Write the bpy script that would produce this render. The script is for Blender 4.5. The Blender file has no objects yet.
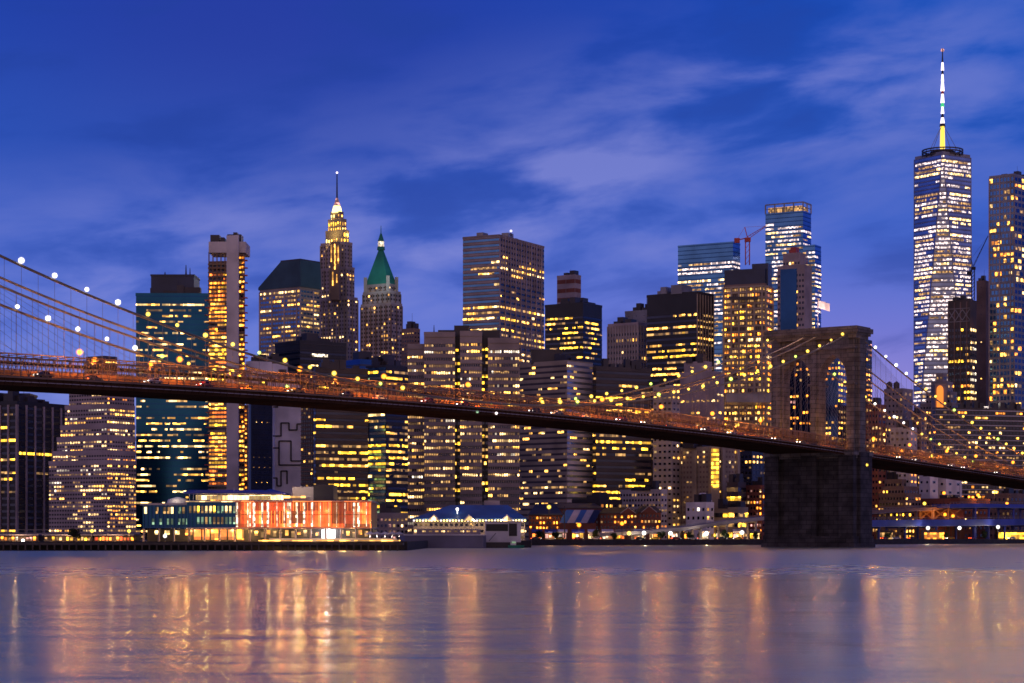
import bpy, math, random
from mathutils import Vector, Matrix
random.seed(7)
R = math.radians
C = bpy.context.scene.collection
SC = bpy.context.scene

# ------------------------------------------------------------------ camera
F, HZ, CH = 2100.0, 536.6, 4.0            # focal length in pixels, horizon row, camera height
cam = bpy.data.cameras.new('camera'); camo = bpy.data.objects.new('camera', cam); C.objects.link(camo)
camo.location = (0, 0, CH); camo.rotation_euler = (R(90), 0, 0)
cam.sensor_width = 36; cam.lens = F / 1024 * 36; cam.shift_y = (HZ - 341.5) / 1024
cam.clip_start = 0.5; cam.clip_end = 30000
SC.camera = camo

# ------------------------------------------------------------------ sky
w = bpy.data.worlds.new("World"); SC.world = w; w.use_nodes = True
nt = w.node_tree; nt.nodes.clear()
def N(t, **k):
    n = nt.nodes.new(t)
    for a, b in k.items(): setattr(n, a, b)
    return n
def L(a, b): nt.links.new(a, b)
def ramp(stops, interp='EASE'):
    n = nt.nodes.new('ShaderNodeValToRGB'); r = n.color_ramp; r.interpolation = interp
    while len(r.elements) < len(stops): r.elements.new(.5)
    for e, (p, c) in zip(r.elements, stops): e.position = p; e.color = (*c, 1) if len(c) == 3 else c
    return n
def M_(op, a, b=None, c=None):
    n = nt.nodes.new('ShaderNodeMath'); n.operation = op
    for i, x in enumerate((a, b, c)):
        if x is None: continue
        if isinstance(x, (int, float)): n.inputs[i].default_value = x
        else: L(x, n.inputs[i])
    return n.outputs[0]
def mixc(f, a, b, bt='MIX'):
    n = nt.nodes.new('ShaderNodeMix'); n.data_type = 'RGBA'; n.blend_type = bt
    for i, x in ((0, f), (6, a), (7, b)):
        if isinstance(x, (int, float)): n.inputs[i].default_value = x
        elif isinstance(x, tuple): n.inputs[i].default_value = (*x, 1)
        else: L(x, n.inputs[i])
    return n.outputs[2]
tc = N('ShaderNodeTexCoord'); sep = N('ShaderNodeSeparateXYZ'); L(tc.outputs['Generated'], sep.inputs[0])
X, Y, Z = sep.outputs
el = M_('MULTIPLY', M_('ARCSINE', Z), 180 / math.pi)                     # elevation in degrees
az = M_('MULTIPLY', M_('ARCTAN2', X, Y), 180 / math.pi)                  # azimuth from the view axis
elr = M_('DIVIDE', el, 60.0)
grad = ramp([(0, (.27, .27, .60)), (.06, (.165, .22, .64)), (.095, (.090, .155, .60)), (.135, (.045, .112, .53)), (.18, (.018, .080, .46)),
             (.24, (.006, .052, .40)), (.5, (.003, .032, .25)), (1, (.003, .016, .13))])
L(elr, grad.inputs[0])
# the western glow on the right of the horizon, the purple veil on the upper left
def gauss(v, c, s): return M_('EXPONENT', M_('MULTIPLY', M_('POWER', M_('ABSOLUTE', M_('DIVIDE', M_('SUBTRACT', v, c), s)), 2.0), -1.0))
pink = M_('MULTIPLY', gauss(az, 10.0, 8.0), gauss(el, 3.5, 2.6))
col = mixc(M_('MULTIPLY', pink, .5), grad.outputs[0], (.32, .21, .60))
veil = M_('MULTIPLY', gauss(az, -7.0, 9.0), gauss(el, 13.5, 4.5))
col = mixc(M_('MULTIPLY', veil, .6), col, (.022, .034, .29))
rightblue = M_('MULTIPLY', gauss(az, 14.0, 6.0), gauss(el, 14.0, 5.0))
col = mixc(M_('MULTIPLY', rightblue, .7), col, (.0, .085, .50))
# wispy cloud streaks that climb gently to the right
cx = N('ShaderNodeCombineXYZ')
tilt = R(7)
L(M_('ADD', M_('MULTIPLY', az, math.cos(tilt)), M_('MULTIPLY', el, math.sin(tilt))), cx.inputs[0])
L(M_('SUBTRACT', M_('MULTIPLY', el, math.cos(tilt)), M_('MULTIPLY', az, math.sin(tilt))), cx.inputs[1])
mp = N('ShaderNodeMapping'); mp.inputs['Scale'].default_value = (.19, .60, 1); L(cx.outputs[0], mp.inputs[0])
n1 = N('ShaderNodeTexNoise'); n1.inputs['Scale'].default_value = 1.0; n1.inputs['Detail'].default_value = 7; n1.inputs['Roughness'].default_value = .52
n1.inputs['Distortion'].default_value = .25; L(mp.outputs[0], n1.inputs['Vector'])
cr = ramp([(.37, (0, 0, 0)), (.66, (1, 1, 1))]); L(n1.outputs[0], cr.inputs[0])
mp2 = N('ShaderNodeMapping'); mp2.inputs['Scale'].default_value = (.05, .16, 1); mp2.inputs['Location'].default_value = (3.3, 1.1, 0); L(cx.outputs[0], mp2.inputs[0])
n2 = N('ShaderNodeTexNoise'); n2.inputs['Scale'].default_value = 1.0; n2.inputs['Detail'].default_value = 3; L(mp2.outputs[0], n2.inputs['Vector'])
cr2 = ramp([(.36, (.3, .3, .3)), (.62, (1, 1, 1))]); L(n2.outputs[0], cr2.inputs[0])
band = M_('ADD', M_('MULTIPLY', gauss(M_('SUBTRACT', el, M_('MULTIPLY', az, .20)), 8.8, 2.5), 1.4), M_('MULTIPLY', gauss(el, 11.0, 1.6), gauss(az, 8.0, 6.0)))
cl = M_('MINIMUM', M_('MULTIPLY', M_('MULTIPLY', cr.outputs[0], cr2.outputs[0]), band), 1.0)
col = mixc(M_('MULTIPLY', cl, .56), col, (.25, .27, .66))
dk = ramp([(.30, (1, 1, 1)), (.50, (0, 0, 0))]); L(n1.outputs[0], dk.inputs[0])
col = mixc(M_('MULTIPLY', dk.outputs[0], .5), col, (.012, .045, .31))
east = M_('MULTIPLY', M_('MINIMUM', M_('MAXIMUM', M_('MULTIPLY', Y, -2.0), 0.0), 1.0), ramp_el := M_('EXPONENT', M_('MULTIPLY', M_('MAXIMUM', el, 0.0), -.045)))
col = mixc(M_('MULTIPLY', east, .95), col, (.80, .50, .40))
sky = N('ShaderNodeTexSky', sky_type='NISHITA', sun_disc=False, sun_elevation=R(-4), sun_rotation=R(20))
sk = mixc(1.0, sky.outputs[0], (.05, .05, .05), 'MULTIPLY')
col = mixc(1.0, col, sk, 'ADD')
bg = N('ShaderNodeBackground'); bg.inputs[1].default_value = 1.06; L(col, bg.inputs[0])
out = N('ShaderNodeOutputWorld'); L(bg.outputs[0], out.inputs[0])

# the last light of the sun, gone under the horizon behind the skyline: very weak and broad
sl = bpy.data.lights.new('sun', 'SUN'); sl.energy = 0.06; sl.angle = R(20); sl.color = (1, .75, .7)
so = bpy.data.objects.new('sun', sl); C.objects.link(so); so.rotation_euler = (R(-84), 0, R(-20))

SC.view_settings.view_transform = 'Standard'; SC.view_settings.look = 'None'
SC.view_settings.exposure = 0; SC.view_settings.gamma = 1
SC.cycles.use_denoising = True; SC.cycles.max_bounces = 5; SC.cycles.diffuse_bounces = 2; SC.cycles.glossy_bounces = 3
SC.cycles.sample_clamp_indirect = 3; SC.cycles.sample_clamp_direct = 0
SC.cycles.filter_width = 1.6

# ------------------------------------------------------------------ materials
MAT = {}
def newmat(name):
    m = bpy.data.materials.new(name); m.use_nodes = True; MAT[name] = m
    m.node_tree.nodes.clear()
    return m
def basic(name, color, rough=.8, metal=0, var=.25, scale=.08, bump=0, spec=.4, bands=None):
    """plain surface broken up by world-space noise; bands adds courses of masonry"""
    global nt
    m = newmat(name); nt = m.node_tree
    o = N('ShaderNodeOutputMaterial'); p = N('ShaderNodeBsdfPrincipled'); L(p.outputs[0], o.inputs[0])
    g = N('ShaderNodeNewGeometry')
    t = N('ShaderNodeTexNoise'); t.inputs['Scale'].default_value = scale; t.inputs['Detail'].default_value = 6; L(g.outputs['Position'], t.inputs['Vector'])
    a = tuple(c * (1 - var) for c in color); b = tuple(min(1, c * (1 + var)) for c in color)
    r = ramp([(.3, a), (.7, b)]); L(t.outputs[0], r.inputs[0])
    colr = r.outputs[0]
    if bands:
        s = N('ShaderNodeSeparateXYZ'); L(g.outputs['Position'], s.inputs[0])
        cb = N('ShaderNodeCombineXYZ'); L(M_('ADD', M_('MULTIPLY', s.outputs[0], .255), M_('MULTIPLY', s.outputs[1], -1.39)), cb.inputs[0]); L(s.outputs[2], cb.inputs[1])
        br = N('ShaderNodeTexBrick'); L(cb.outputs[0], br.inputs['Vector'])
        br.inputs['Scale'].default_value = 1; br.inputs['Brick Width'].default_value = bands[0]; br.inputs['Row Height'].default_value = bands[1]
        br.inputs['Mortar Size'].default_value = bands[2]; br.inputs['Bias'].default_value = 0
        br.inputs['Color1'].default_value = (.78, .78, .78, 1); br.inputs['Color2'].default_value = (1.22, 1.2, 1.18, 1); br.inputs['Mortar'].default_value = (.4, .4, .4, 1)
        colr = mixc(1.0, colr, br.outputs[0], 'MULTIPLY')
    L(colr, p.inputs['Base Color'])
    p.inputs['Roughness'].default_value = rough; p.inputs['Metallic'].default_value = metal
    p.inputs['Specular IOR Level'].default_value = spec
    if bump:
        bn = N('ShaderNodeBump'); bn.inputs['Strength'].default_value = bump; bn.inputs['Distance'].default_value = .4
        L(t.outputs[0], bn.inputs['Height']); L(bn.outputs[0], p.inputs['Normal'])
    return m
def emis(name, color, strength, sample=False, var=True, cell=1.7):
    """a lit surface; rooms behind it differ in brightness"""
    global nt
    m = newmat(name); nt = m.node_tree
    o = N('ShaderNodeOutputMaterial'); p = N('ShaderNodeBsdfPrincipled'); L(p.outputs[0], o.inputs[0])
    p.inputs['Base Color'].default_value = (.08, .08, .08, 1); p.inputs['Roughness'].default_value = .2
    p.inputs['Emission Color'].default_value = (*color, 1)
    if var:
        g = N('ShaderNodeNewGeometry')
        mpn = N('ShaderNodeVectorMath', operation='SCALE'); mpn.inputs[3].default_value = 1 / cell; L(g.outputs['Position'], mpn.inputs[0])
        fl = N('ShaderNodeVectorMath', operation='FLOOR'); L(mpn.outputs[0], fl.inputs[0])
        wn = N('ShaderNodeTexWhiteNoise'); L(fl.outputs[0], wn.inputs['Vector'])
        t = N('ShaderNodeTexNoise'); t.inputs['Scale'].default_value = .9; t.inputs['Detail'].default_value = 3; L(g.outputs['Position'], t.inputs['Vector'])
        v = M_('MULTIPLY', M_('ADD', M_('MULTIPLY', M_('POWER', wn.outputs[0], 2.6), 1.8), .12), M_('ADD', M_('MULTIPLY', t.outputs[0], 1.5), .25))
        L(M_('MULTIPLY', v, strength), p.inputs['Emission Strength'])
    else: p.inputs['Emission Strength'].default_value = strength
    try: m.cycles.emission_sampling = 'AUTO' if sample else 'NONE'
    except Exception: pass
    return m
basic('asphalt', (.05, .05, .055)); basic('paving', (.13, .12, .12), scale=.5); basic('seawall', (.035, .03, .035), scale=.4)
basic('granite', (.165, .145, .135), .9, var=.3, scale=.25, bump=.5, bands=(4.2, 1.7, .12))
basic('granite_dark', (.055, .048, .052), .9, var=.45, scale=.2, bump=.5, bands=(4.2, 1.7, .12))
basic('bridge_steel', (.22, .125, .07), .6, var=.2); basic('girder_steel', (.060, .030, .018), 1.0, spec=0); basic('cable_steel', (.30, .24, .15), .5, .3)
basic('barrier_orange_glow', (.34, .15, .06)); basic('wire', (.20, .18, .2), .6)  # first one has the orange roadway glow put into its colour
basic('stone_lilac', (.38, .31, .32)); basic('stone_tan', (.36, .29, .22)); basic('stone_brown', (.22, .145, .12)); basic('concrete', (.38, .33, .31))
basic('concrete_pale', (.55, .50, .50)); basic('metal_grey', (.25, .24, .26), .45, .3); basic('dark_metal', (.045, .04, .05), .4, .3); basic('black_panel', (.02, .019, .024), .45)
basic('brown_panel', (.055, .038, .04), .4); basic('white_panel', (.74, .70, .72)); basic('navy_panel', (.02, .03, .075), .35); basic('brick', (.22, .075, .055), .9)
basic('purple_stone', (.29, .24, .235)); basic('copper_green', (.02, .21, .16), .6); basic('teal_roof', (.03, .07, .10), .6); basic('blue_roof', (.06, .17, .42), .5)
basic('blue_steel', (.05, .07, .35), .5); basic('crane_red', (.45, .06, .05), .5); basic('white_paint', (.75, .73, .72), .5); basic('hull_grey', (.16, .15, .22), .5)
basic('foliage', (.05, .08, .03), .9, var=.5, scale=.6); basic('bark', (.06, .045, .035)); basic('tyre', (.02, .02, .02)); basic('canvas', (.75, .72, .72)); basic('boat_green', (.02, .2, .12), .5)
basic('timber', (.09, .07, .06), scale=.5); basic('red_panel', (.35, .03, .03), .5)
for nm, c in (('car_dark', (.03, .03, .04)), ('car_white', (.6, .6, .6)), ('car_red', (.3, .02, .02)), ('car_yellow', (.65, .4, .02))): basic(nm, c, .3, var=.05)
def glass(name, color, rough=.12, metal=.8): return basic(name, color, rough, metal, .2, .05)
glass('glass_black', (.035, .04, .07)); glass('glass_blue', (.07, .20, .46)); glass('glass_teal', (.010, .075, .15)); glass('glass_navy', (.012, .05, .17)); glass('glass_sky', (.27, .34, .50), .25)
emis('warm', (1, .46, .07), 4.8); emis('amber', (1, .29, .025), 4.4); emis('cream', (1, .62, .23), 3.8); emis('white', (1, .84, .62), 2.3); emis('dim', (.95, .50, .15), .75)
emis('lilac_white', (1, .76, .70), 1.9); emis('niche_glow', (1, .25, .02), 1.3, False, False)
emis('yellow', (1, .50, .03), 5.2); emis('tealit', (.50, .85, .50), .7); emis('pink', (1, .45, .38), 1.3)
emis('hot_red', (1, .085, .015), 2.0, cell=4); emis('hot_orange', (1, .20, .03), 2.2, cell=4); emis('hot_white', (1, .80, .55), 2.4, cell=.9)
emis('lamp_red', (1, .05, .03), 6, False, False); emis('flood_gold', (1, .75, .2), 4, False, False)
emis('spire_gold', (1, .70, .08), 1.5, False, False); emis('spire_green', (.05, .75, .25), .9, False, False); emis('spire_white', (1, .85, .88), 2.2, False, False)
emis('head_light', (1, .93, .8), 9, False, False); emis('tail_light', (1, .10, .02), 7, False, False); emis('lit_flag', (.95, .55, .5), .55, False, True)

# water: long exposure, smooth but broken by cat's paws; the bump is stretched along the shore
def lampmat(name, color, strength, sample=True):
    """oversized lamp globe with its glare painted in: full light at the middle, thinning out softly to the rim"""
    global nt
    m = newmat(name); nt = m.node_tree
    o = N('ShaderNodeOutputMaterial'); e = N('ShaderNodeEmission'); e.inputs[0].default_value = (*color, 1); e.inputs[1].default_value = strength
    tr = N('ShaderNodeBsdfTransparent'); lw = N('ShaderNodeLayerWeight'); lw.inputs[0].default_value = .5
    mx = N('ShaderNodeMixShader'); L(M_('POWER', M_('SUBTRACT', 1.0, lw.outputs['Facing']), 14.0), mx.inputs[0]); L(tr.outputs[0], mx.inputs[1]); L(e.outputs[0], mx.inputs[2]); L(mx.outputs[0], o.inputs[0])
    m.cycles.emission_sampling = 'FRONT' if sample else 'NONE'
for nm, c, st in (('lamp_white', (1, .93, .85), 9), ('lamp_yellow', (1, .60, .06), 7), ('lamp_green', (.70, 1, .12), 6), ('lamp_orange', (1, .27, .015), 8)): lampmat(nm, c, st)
m = newmat('river_water'); nt = m.node_tree
o = N('ShaderNodeOutputMaterial'); g = N('ShaderNodeNewGeometry')
def noise(scale, detail, loc=(0, 0, 0), rough=.5, dist=0):
    a = N('ShaderNodeMapping'); a.inputs['Scale'].default_value = scale; a.inputs['Location'].default_value = loc; L(g.outputs['Position'], a.inputs[0])
    b = N('ShaderNodeTexNoise'); b.inputs['Scale'].default_value = 1; b.inputs['Detail'].default_value = detail; b.inputs['Roughness'].default_value = rough
    b.inputs['Distortion'].default_value = dist; L(a.outputs[0], b.inputs['Vector']); return b.outputs[0]
fine = noise((.5, 1.6, 1), 6, rough=.6); mid = noise((.06, .22, 1), 5, dist=.4); patch = noise((.045, .012, 1), 4, (5, 2, 0), .6, .8)
bmp = N('ShaderNodeBump'); bmp.inputs['Strength'].default_value = .5; bmp.inputs['Distance'].default_value = .5
L(M_('ADD', M_('MULTIPLY', fine, .30), M_('MULTIPLY', mid, 1.3)), bmp.inputs['Height'])
gl = N('ShaderNodeBsdfGlossy'); gl.distribution = 'GGX'; gl.inputs['Color'].default_value = (1.0, .97, .64, 1)
sy = N('ShaderNodeSeparateXYZ'); L(g.outputs['Position'], sy.inputs[0])
warp = M_('ADD', sy.outputs[1], M_('ADD', M_('MULTIPLY', M_('SUBTRACT', patch, .5), 170.0), M_('MULTIPLY', M_('SUBTRACT', noise((.22, .045, 1), 6, (9, 3, 0), .7), .5), 260.0)))
pr = ramp([(0, (.22,) * 3), (.20, (.19,) * 3), (.27, (.17,) * 3), (.44, (.18,) * 3), (.72, (.34,) * 3), (1, (.36,) * 3)], 'EASE'); L(M_('DIVIDE', warp, 420.0), pr.inputs[0])
L(M_('MAXIMUM', M_('ADD', pr.outputs[0], M_('MULTIPLY', M_('SUBTRACT', mid, .5), .22)), .08), gl.inputs['Roughness']); L(bmp.outputs[0], gl.inputs['Normal'])
df = N('ShaderNodeBsdfDiffuse'); df.inputs['Color'].default_value = (.07, .09, .10, 1)
mx = N('ShaderNodeMixShader'); mx.inputs[0].default_value = .93; L(df.outputs[0], mx.inputs[1]); L(gl.outputs[0], mx.inputs[2]); L(mx.outputs[0], o.inputs[0])

# ------------------------------------------------------------------ helpers
def W(px, py, D): return Vector(((px - 512) / F * D, D, CH + (HZ - py) / F * D))
def ZZ(py, D): return CH + (HZ - py) / F * D
ORI = {}
class MB:
    def __init__(s): s.v = []; s.f = []; s.m = []
    def quad(s, pts, m=0):
        i = len(s.v); s.v += [Vector(p) for p in pts]; s.f.append(tuple(range(i, i + len(pts)))); s.m.append(m)
    def prism(s, plan, z0, z1, m=0, top=None):
        n = len(plan); i = len(s.v); tp = top or plan
        # force counter-clockwise plan
        A = sum(plan[k][0] * plan[(k + 1) % n][1] - plan[(k + 1) % n][0] * plan[k][1] for k in range(n))
        if A < 0: plan = plan[::-1]; tp = tp[::-1]
        s.v += [Vector((p[0], p[1], z0)) for p in plan] + [Vector((p[0], p[1], z1)) for p in tp]
        for k in range(n):
            s.f.append((i + k, i + (k + 1) % n, i + n + (k + 1) % n, i + n + k)); s.m.append(m)
        s.f.append(tuple(range(i + n - 1, i - 1, -1))); s.m.append(m); s.f.append(tuple(range(i + n, i + 2 * n))); s.m.append(m)
    def box(s, x0, x1, y0, y1, z0, z1, m=0): s.prism([(x0, y0), (x1, y0), (x1, y1), (x0, y1)], z0, z1, m)
    def obox(s, c, ux, uy, a, b, z0, z1, m=0):
        """box centred c in plan, half sizes a along ux and b along uy"""
        c = Vector((c[0], c[1])); ux = Vector(ux[:2]); uy = Vector(uy[:2])
        s.prism([tuple(c - ux * a - uy * b), tuple(c + ux * a - uy * b), tuple(c + ux * a + uy * b), tuple(c - ux * a + uy * b)], z0, z1, m)
    def bar(s, p, q, r, n=4, m=0, r2=None):
        p = Vector(p); q = Vector(q); d = q - p
        if d.length < 1e-6: return
        d.normalize(); a = d.cross(Vector((0, 0, 1)) if abs(d.z) < .9 else Vector((1, 0, 0))).normalized(); b = d.cross(a)
        i = len(s.v); r2 = r if r2 is None else r2
        for c, rr in ((p, r), (q, r2)):
            for k in range(n):
                t = 2 * math.pi * (k + .5) / n; s.v.append(c + (a * math.cos(t) + b * math.sin(t)) * rr)
        for k in range(n): s.f.append((i + k, i + (k + 1) % n, i + n + (k + 1) % n, i + n + k)); s.m.append(m)
        s.f.append(tuple(range(i + n - 1, i - 1, -1))); s.m.append(m); s.f.append(tuple(range(i + n, i + 2 * n))); s.m.append(m)
    def tube(s, pts, r, n=6, m=0):
        i = len(s.v); pts = [Vector(p) for p in pts]
        for k, p in enumerate(pts):
            d = (pts[min(k + 1, len(pts) - 1)] - pts[max(k - 1, 0)]).normalized(); a = d.cross(Vector((0, 0, 1))).normalized(); b = d.cross(a)
            for j in range(n):
                t = 2 * math.pi * j / n; s.v.append(p + (a * math.cos(t) + b * math.sin(t)) * r)
        for k in range(len(pts) - 1):
            for j in range(n): s.f.append((i + k * n + j, i + k * n + (j + 1) % n, i + (k + 1) * n + (j + 1) % n, i + (k + 1) * n + j)); s.m.append(m)
    def ball(s, c, r, m=0, seg=8, rings=5):
        c = Vector(c); i = len(s.v)
        for a in range(rings + 1):
            ph = math.pi * a / rings
            for k in range(seg):
                t = 2 * math.pi * k / seg; s.v.append(c + Vector((math.sin(ph) * math.cos(t), math.sin(ph) * math.sin(t), math.cos(ph))) * r)
        for a in range(rings):
            for k in range(seg): s.f.append((i + a * seg + k, i + a * seg + (k + 1) % seg, i + (a + 1) * seg + (k + 1) % seg, i + (a + 1) * seg + k)); s.m.append(m)
    def disc(s, c, r, z0, z1, n=16, r2=None, m=0):
        r2 = r if r2 is None else r2
        s.prism([(c[0] + r * math.cos(2 * math.pi * k / n), c[1] + r * math.sin(2 * math.pi * k / n)) for k in range(n)], z0, z1, m,
                [(c[0] + r2 * math.cos(2 * math.pi * k / n), c[1] + r2 * math.sin(2 * math.pi * k / n)) for k in range(n)])
    def build(s, name, mats, parent=None):
        if isinstance(mats, str): mats = [mats]
        o0 = ORI.get(parent.name, Vector()) if parent else Vector()
        me = bpy.data.meshes.new(name); me.from_pydata([v - o0 for v in s.v], [], s.f)
        for x in mats: me.materials.append(MAT[x])
        if len(mats) > 1: me.polygons.foreach_set('material_index', s.m)
        me.update(); ob = bpy.data.objects.new(name, me); C.objects.link(ob)
        if parent: ob.parent = parent; ORI[ob.name] = o0
        return ob
def tag(o, label=None, cat=None, group=None, kind=None):
    for k, v in (('label', label), ('category', cat), ('group', group), ('kind', kind)):
        if v: o[k] = v
    return o
def thing(name, label, cat, loc=(0, 0, 0), group=None):
    o = bpy.data.objects.new(name, None); C.objects.link(o); o.location = loc; o.empty_display_size = 1
    ORI[o.name] = Vector(loc); return tag(o, label, cat, group)
def copy_tree(o, parent=None):
    c = o.copy(); C.objects.link(c)
    if parent: c.parent = parent
    for ch in list(o.children): copy_tree(ch, c)
    return c
def struct(name, mb, mat): return tag(mb.build(name, mat), kind='structure')
def plight(name, loc, energy, color, parent=None, radius=.4):
    l = bpy.data.lights.new(name, 'POINT'); l.energy = energy; l.color = color; l.shadow_soft_size = radius
    ob = bpy.data.objects.new(name, l); C.objects.link(ob)
    if parent: ob.parent = parent; ob.location = Vector(loc) - ORI.get(parent.name, Vector())
    else: ob.location = loc
    return ob

# ------------------------------------------------------------------ windows
SIL = []          # silhouettes (x0, x1, ytop, D) used only to choose which windows show largest
FILL = {}         # root name -> list of window records
def deck_band(px):
    t = [(0, 372, 393), (200, 381, 401.5), (400, 399, 414), (600, 415, 431.5), (780, 439, 455), (872, 446, 467), (1024, 470, 487)]
    for (a, p, q), (b, r, s) in zip(t, t[1:]):
        if a <= px <= b: k = (px - a) / (b - a); return p + (r - p) * k, q + (s - q) * k
    return 0, 0
def hidden(px, py, D):
    if px < 0 or px > 1024: return True
    a, b = deck_band(px)
    if a < py < b: return True
    return any(x0 < px < x1 and py > yt and d < D - 25 for x0, x1, yt, d in SIL)
QUADS = {}
def unit_quad(mat):
    if mat not in QUADS:
        me = bpy.data.meshes.new('window'); me.from_pydata([(-.5, 0, -.5), (.5, 0, -.5), (.5, 0, .5), (-.5, 0, .5)], [], [(0, 1, 2, 3)])
        me.materials.append(MAT[mat]); QUADS[mat] = me
    return QUADS[mat]
def fill(root, bl, br, tl, tr, D, fp=6, bp=4, ww=.7, wh=.5, lit=.3, run=3, full=.08, dark=.1, cols=(('warm', 5), ('cream', 3), ('dim', 3)),
         off='glass_black', skip=0, base=0, ribs=None, slabs=None, frame='concrete', seed=None, colmask=None, rowf=None, proud=.12):
    """windows on the wall between four corners, seen from outside: bottom left / right, top left / right"""
    bl, br, tl, tr = map(Vector, (bl, br, tl, tr))
    rnd = random.Random(seed if seed is not None else int(abs(bl.x) * 13 + abs(tr.z) * 7) % 9999)
    H = tl.z - bl.z; fh = fp * D / F; nf = max(1, round(H / fh)); fh = H / nf
    e = (br - bl) if (br - bl).length > .1 else (tr - tl); wid = max((br - bl).length, (tr - tl).length)
    e = Vector((e.x, e.y, 0)).normalized(); nrm = Vector((e.y, -e.x, 0))
    pxw = abs((br if (br - bl).length > .1 else tr).x / max(1, br.y) - (bl if (br - bl).length > .1 else tl).x / max(1, bl.y)) * F
    nb = max(1, round(pxw / bp)); bw = wid / nb
    names = [c for c, k in cols for _ in range(k)]; names += ['dim'] * max(1, int(len(names) * .28)) if lit > 0 and rowf is None else []; wh *= .88; lit = min(.9, lit * 1.3); run = max(1.2, run * .72); dark *= .7
    rec = FILL.setdefault(root.name, (root, []))[1]
    for r in range(nf):
        yy = HZ - F * (bl.z + (r + .5) * fh - CH) / D
        if (nf - r - .5) * fp < skip: continue
        t = (r + .5) / nf; a = bl.lerp(tl, t); b = br.lerp(tr, t); ww_ = (b - a).length
        n = max(1, int(ww_ / bw)); off_x = (ww_ - n * bw) / 2
        q = rnd.random(); p = .93 if q < full else (.03 if q < full + dark else lit)
        if rowf: p = rowf(yy, p)
        st = rnd.random() < p; cur = rnd.choice(names); rowcol = rnd.choice(names); cells = []
        for k in range(n):
            if rnd.random() < 1 / run: st = rnd.random() < p; cur = rowcol if rnd.random() < .6 else rnd.choice(names)
            sk = colmask and not colmask(k / max(1, n - 1), t, rnd)
            cells.append(None if sk == 'no' else (cur if st and not sk else off))
        if nb > 6: cells = [off if (x_ not in (None, off) and rnd.random() < .10) else x_ for x_ in cells]
        k = 0
        while k < n:
            c = cells[k]; j = k + 1
            if ww > .97:
                while j < n and cells[j] == c: j += 1
            if c:
                u = off_x + (k + j) / 2 * bw; wd = (j - k) * bw - (1 - ww) * bw
                cen = a + e * u + nrm * proud
                rec.append((cen, e, wd, fh * wh * (1 if c == off or ww > .97 and j - k > 3 else rnd.uniform(.7, 1.1)), nrm, c, D, c == off))
            k = j
    if ribs:      # proud piers every ribs[0] bays
        k0, rw, rd = ribs; mb = MB(); k = 0
        while k <= nb:
            p = bl + e * (k * bw) ; q = tl + e * (k * bw) if (tl - bl).xy.length < .1 else None
            if q is not None: mb.obox(p + nrm * (rd / 2), e, nrm, rw / 2, rd / 2, bl.z, tl.z)
            k += k0
        if mb.f: mb.build('facade_pier', frame, root)
    if slabs:
        th, dp = slabs; mb = MB()
        for r in range(nf + 1):
            t = r / nf; a = bl.lerp(tl, t); b = br.lerp(tr, t)
            if (b - a).length > .5 and dp > 1.2: m1 = MB(); m1.obox((a + b) / 2 + nrm * (dp / 2), e, nrm, (b - a).length / 2, dp / 2, a.z - th / 2, a.z + th / 2); m1.build('floor_slab', frame, root)
            elif (b - a).length > .5: mb.obox((a + b) / 2 + nrm * (dp / 2), e, nrm, (b - a).length / 2, dp / 2, a.z - th / 2, a.z + th / 2)
        if mb.f: mb.build('facade_band', frame, root)
def finish_windows():
    for root, rec in FILL.values():
        o0 = ORI[root.name]; sc = []
        for i, (c, e, wd, h, n, mt, D, off) in enumerate(rec):
            px = 512 + F * c.x / c.y; py = HZ - F * (c.z - CH) / c.y
            s = wd * h / (c.y ** 2) * (-n.y if n.y < 0 else .05) * (.35 if off else 1)
            if hidden(px, py, D): s *= .001
            sc.append((s, i))
        sc.sort(reverse=True); pick = {i for _, i in sc[:100]}; mats = []; mb = MB()
        for i, (c, e, wd, h, n, mt, D, off) in enumerate(rec):
            if i in pick:
                ob = bpy.data.objects.new('window', unit_quad(mt)); C.objects.link(ob); ob.parent = root
                ob.location = c - o0; ob.scale = (wd, 1, h); ob.rotation_euler = (0, 0, math.atan2(e.y, e.x))
            else:
                if mt not in mats: mats.append(mt)
                a = e * (wd / 2); z = Vector((0, 0, h / 2)); mb.quad([c - a - z, c + a - z, c + a + z, c - a + z], mats.index(mt))
        if mb.f: tag(mb.build('window', mats, root), kind='stuff')

GZ = 2.5          # ground level behind the quay
shore = [(-2500, 700), (-900, 640), (-153, 600), (-31, 604), (-30, 745), (6, 760), (8, 950), (120, 1010), (330, 1235), (2500, 1500)]
def shore_d(px):
    k = (px - 512) / F
    for (a, b), (c, d) in zip(shore, shore[1:]):
        den = (c - a) - k * (d - b)
        if abs(den) > 1e-9:
            t = (k * b - a) / den
            if 0 <= t <= 1: return b + t * (d - b)
    return 600
def plan_box(x0, xc, x1, D, ang=30, depth=None):
    """left, near corner, right and back corner of a box whose corners stand on these picture columns"""
    c = Vector(((xc - 512) / F * D, D)); a = R(ang)
    db = Vector((math.sin(a), math.cos(a))); da = Vector((-math.cos(a), math.sin(a)))
    def hit(d, px):
        k = (px - 512) / F; den = d.x - k * d.y; return (k * c.y - c.x) / den
    if x1 - xc < .5: rb = depth or 30
    else: rb = hit(db, x1)
    if xc - x0 < .5: la = depth or 30
    else: la = hit(da, x0)
    if depth and x1 - xc > .5 and (rb > depth * 6): rb = depth * 6
    Lp = c + da * la; Rp = c + db * rb
    return Lp, c, Rp, Lp + Rp - c
def V3(p, z): return Vector((p[0], p[1], z))
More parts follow.
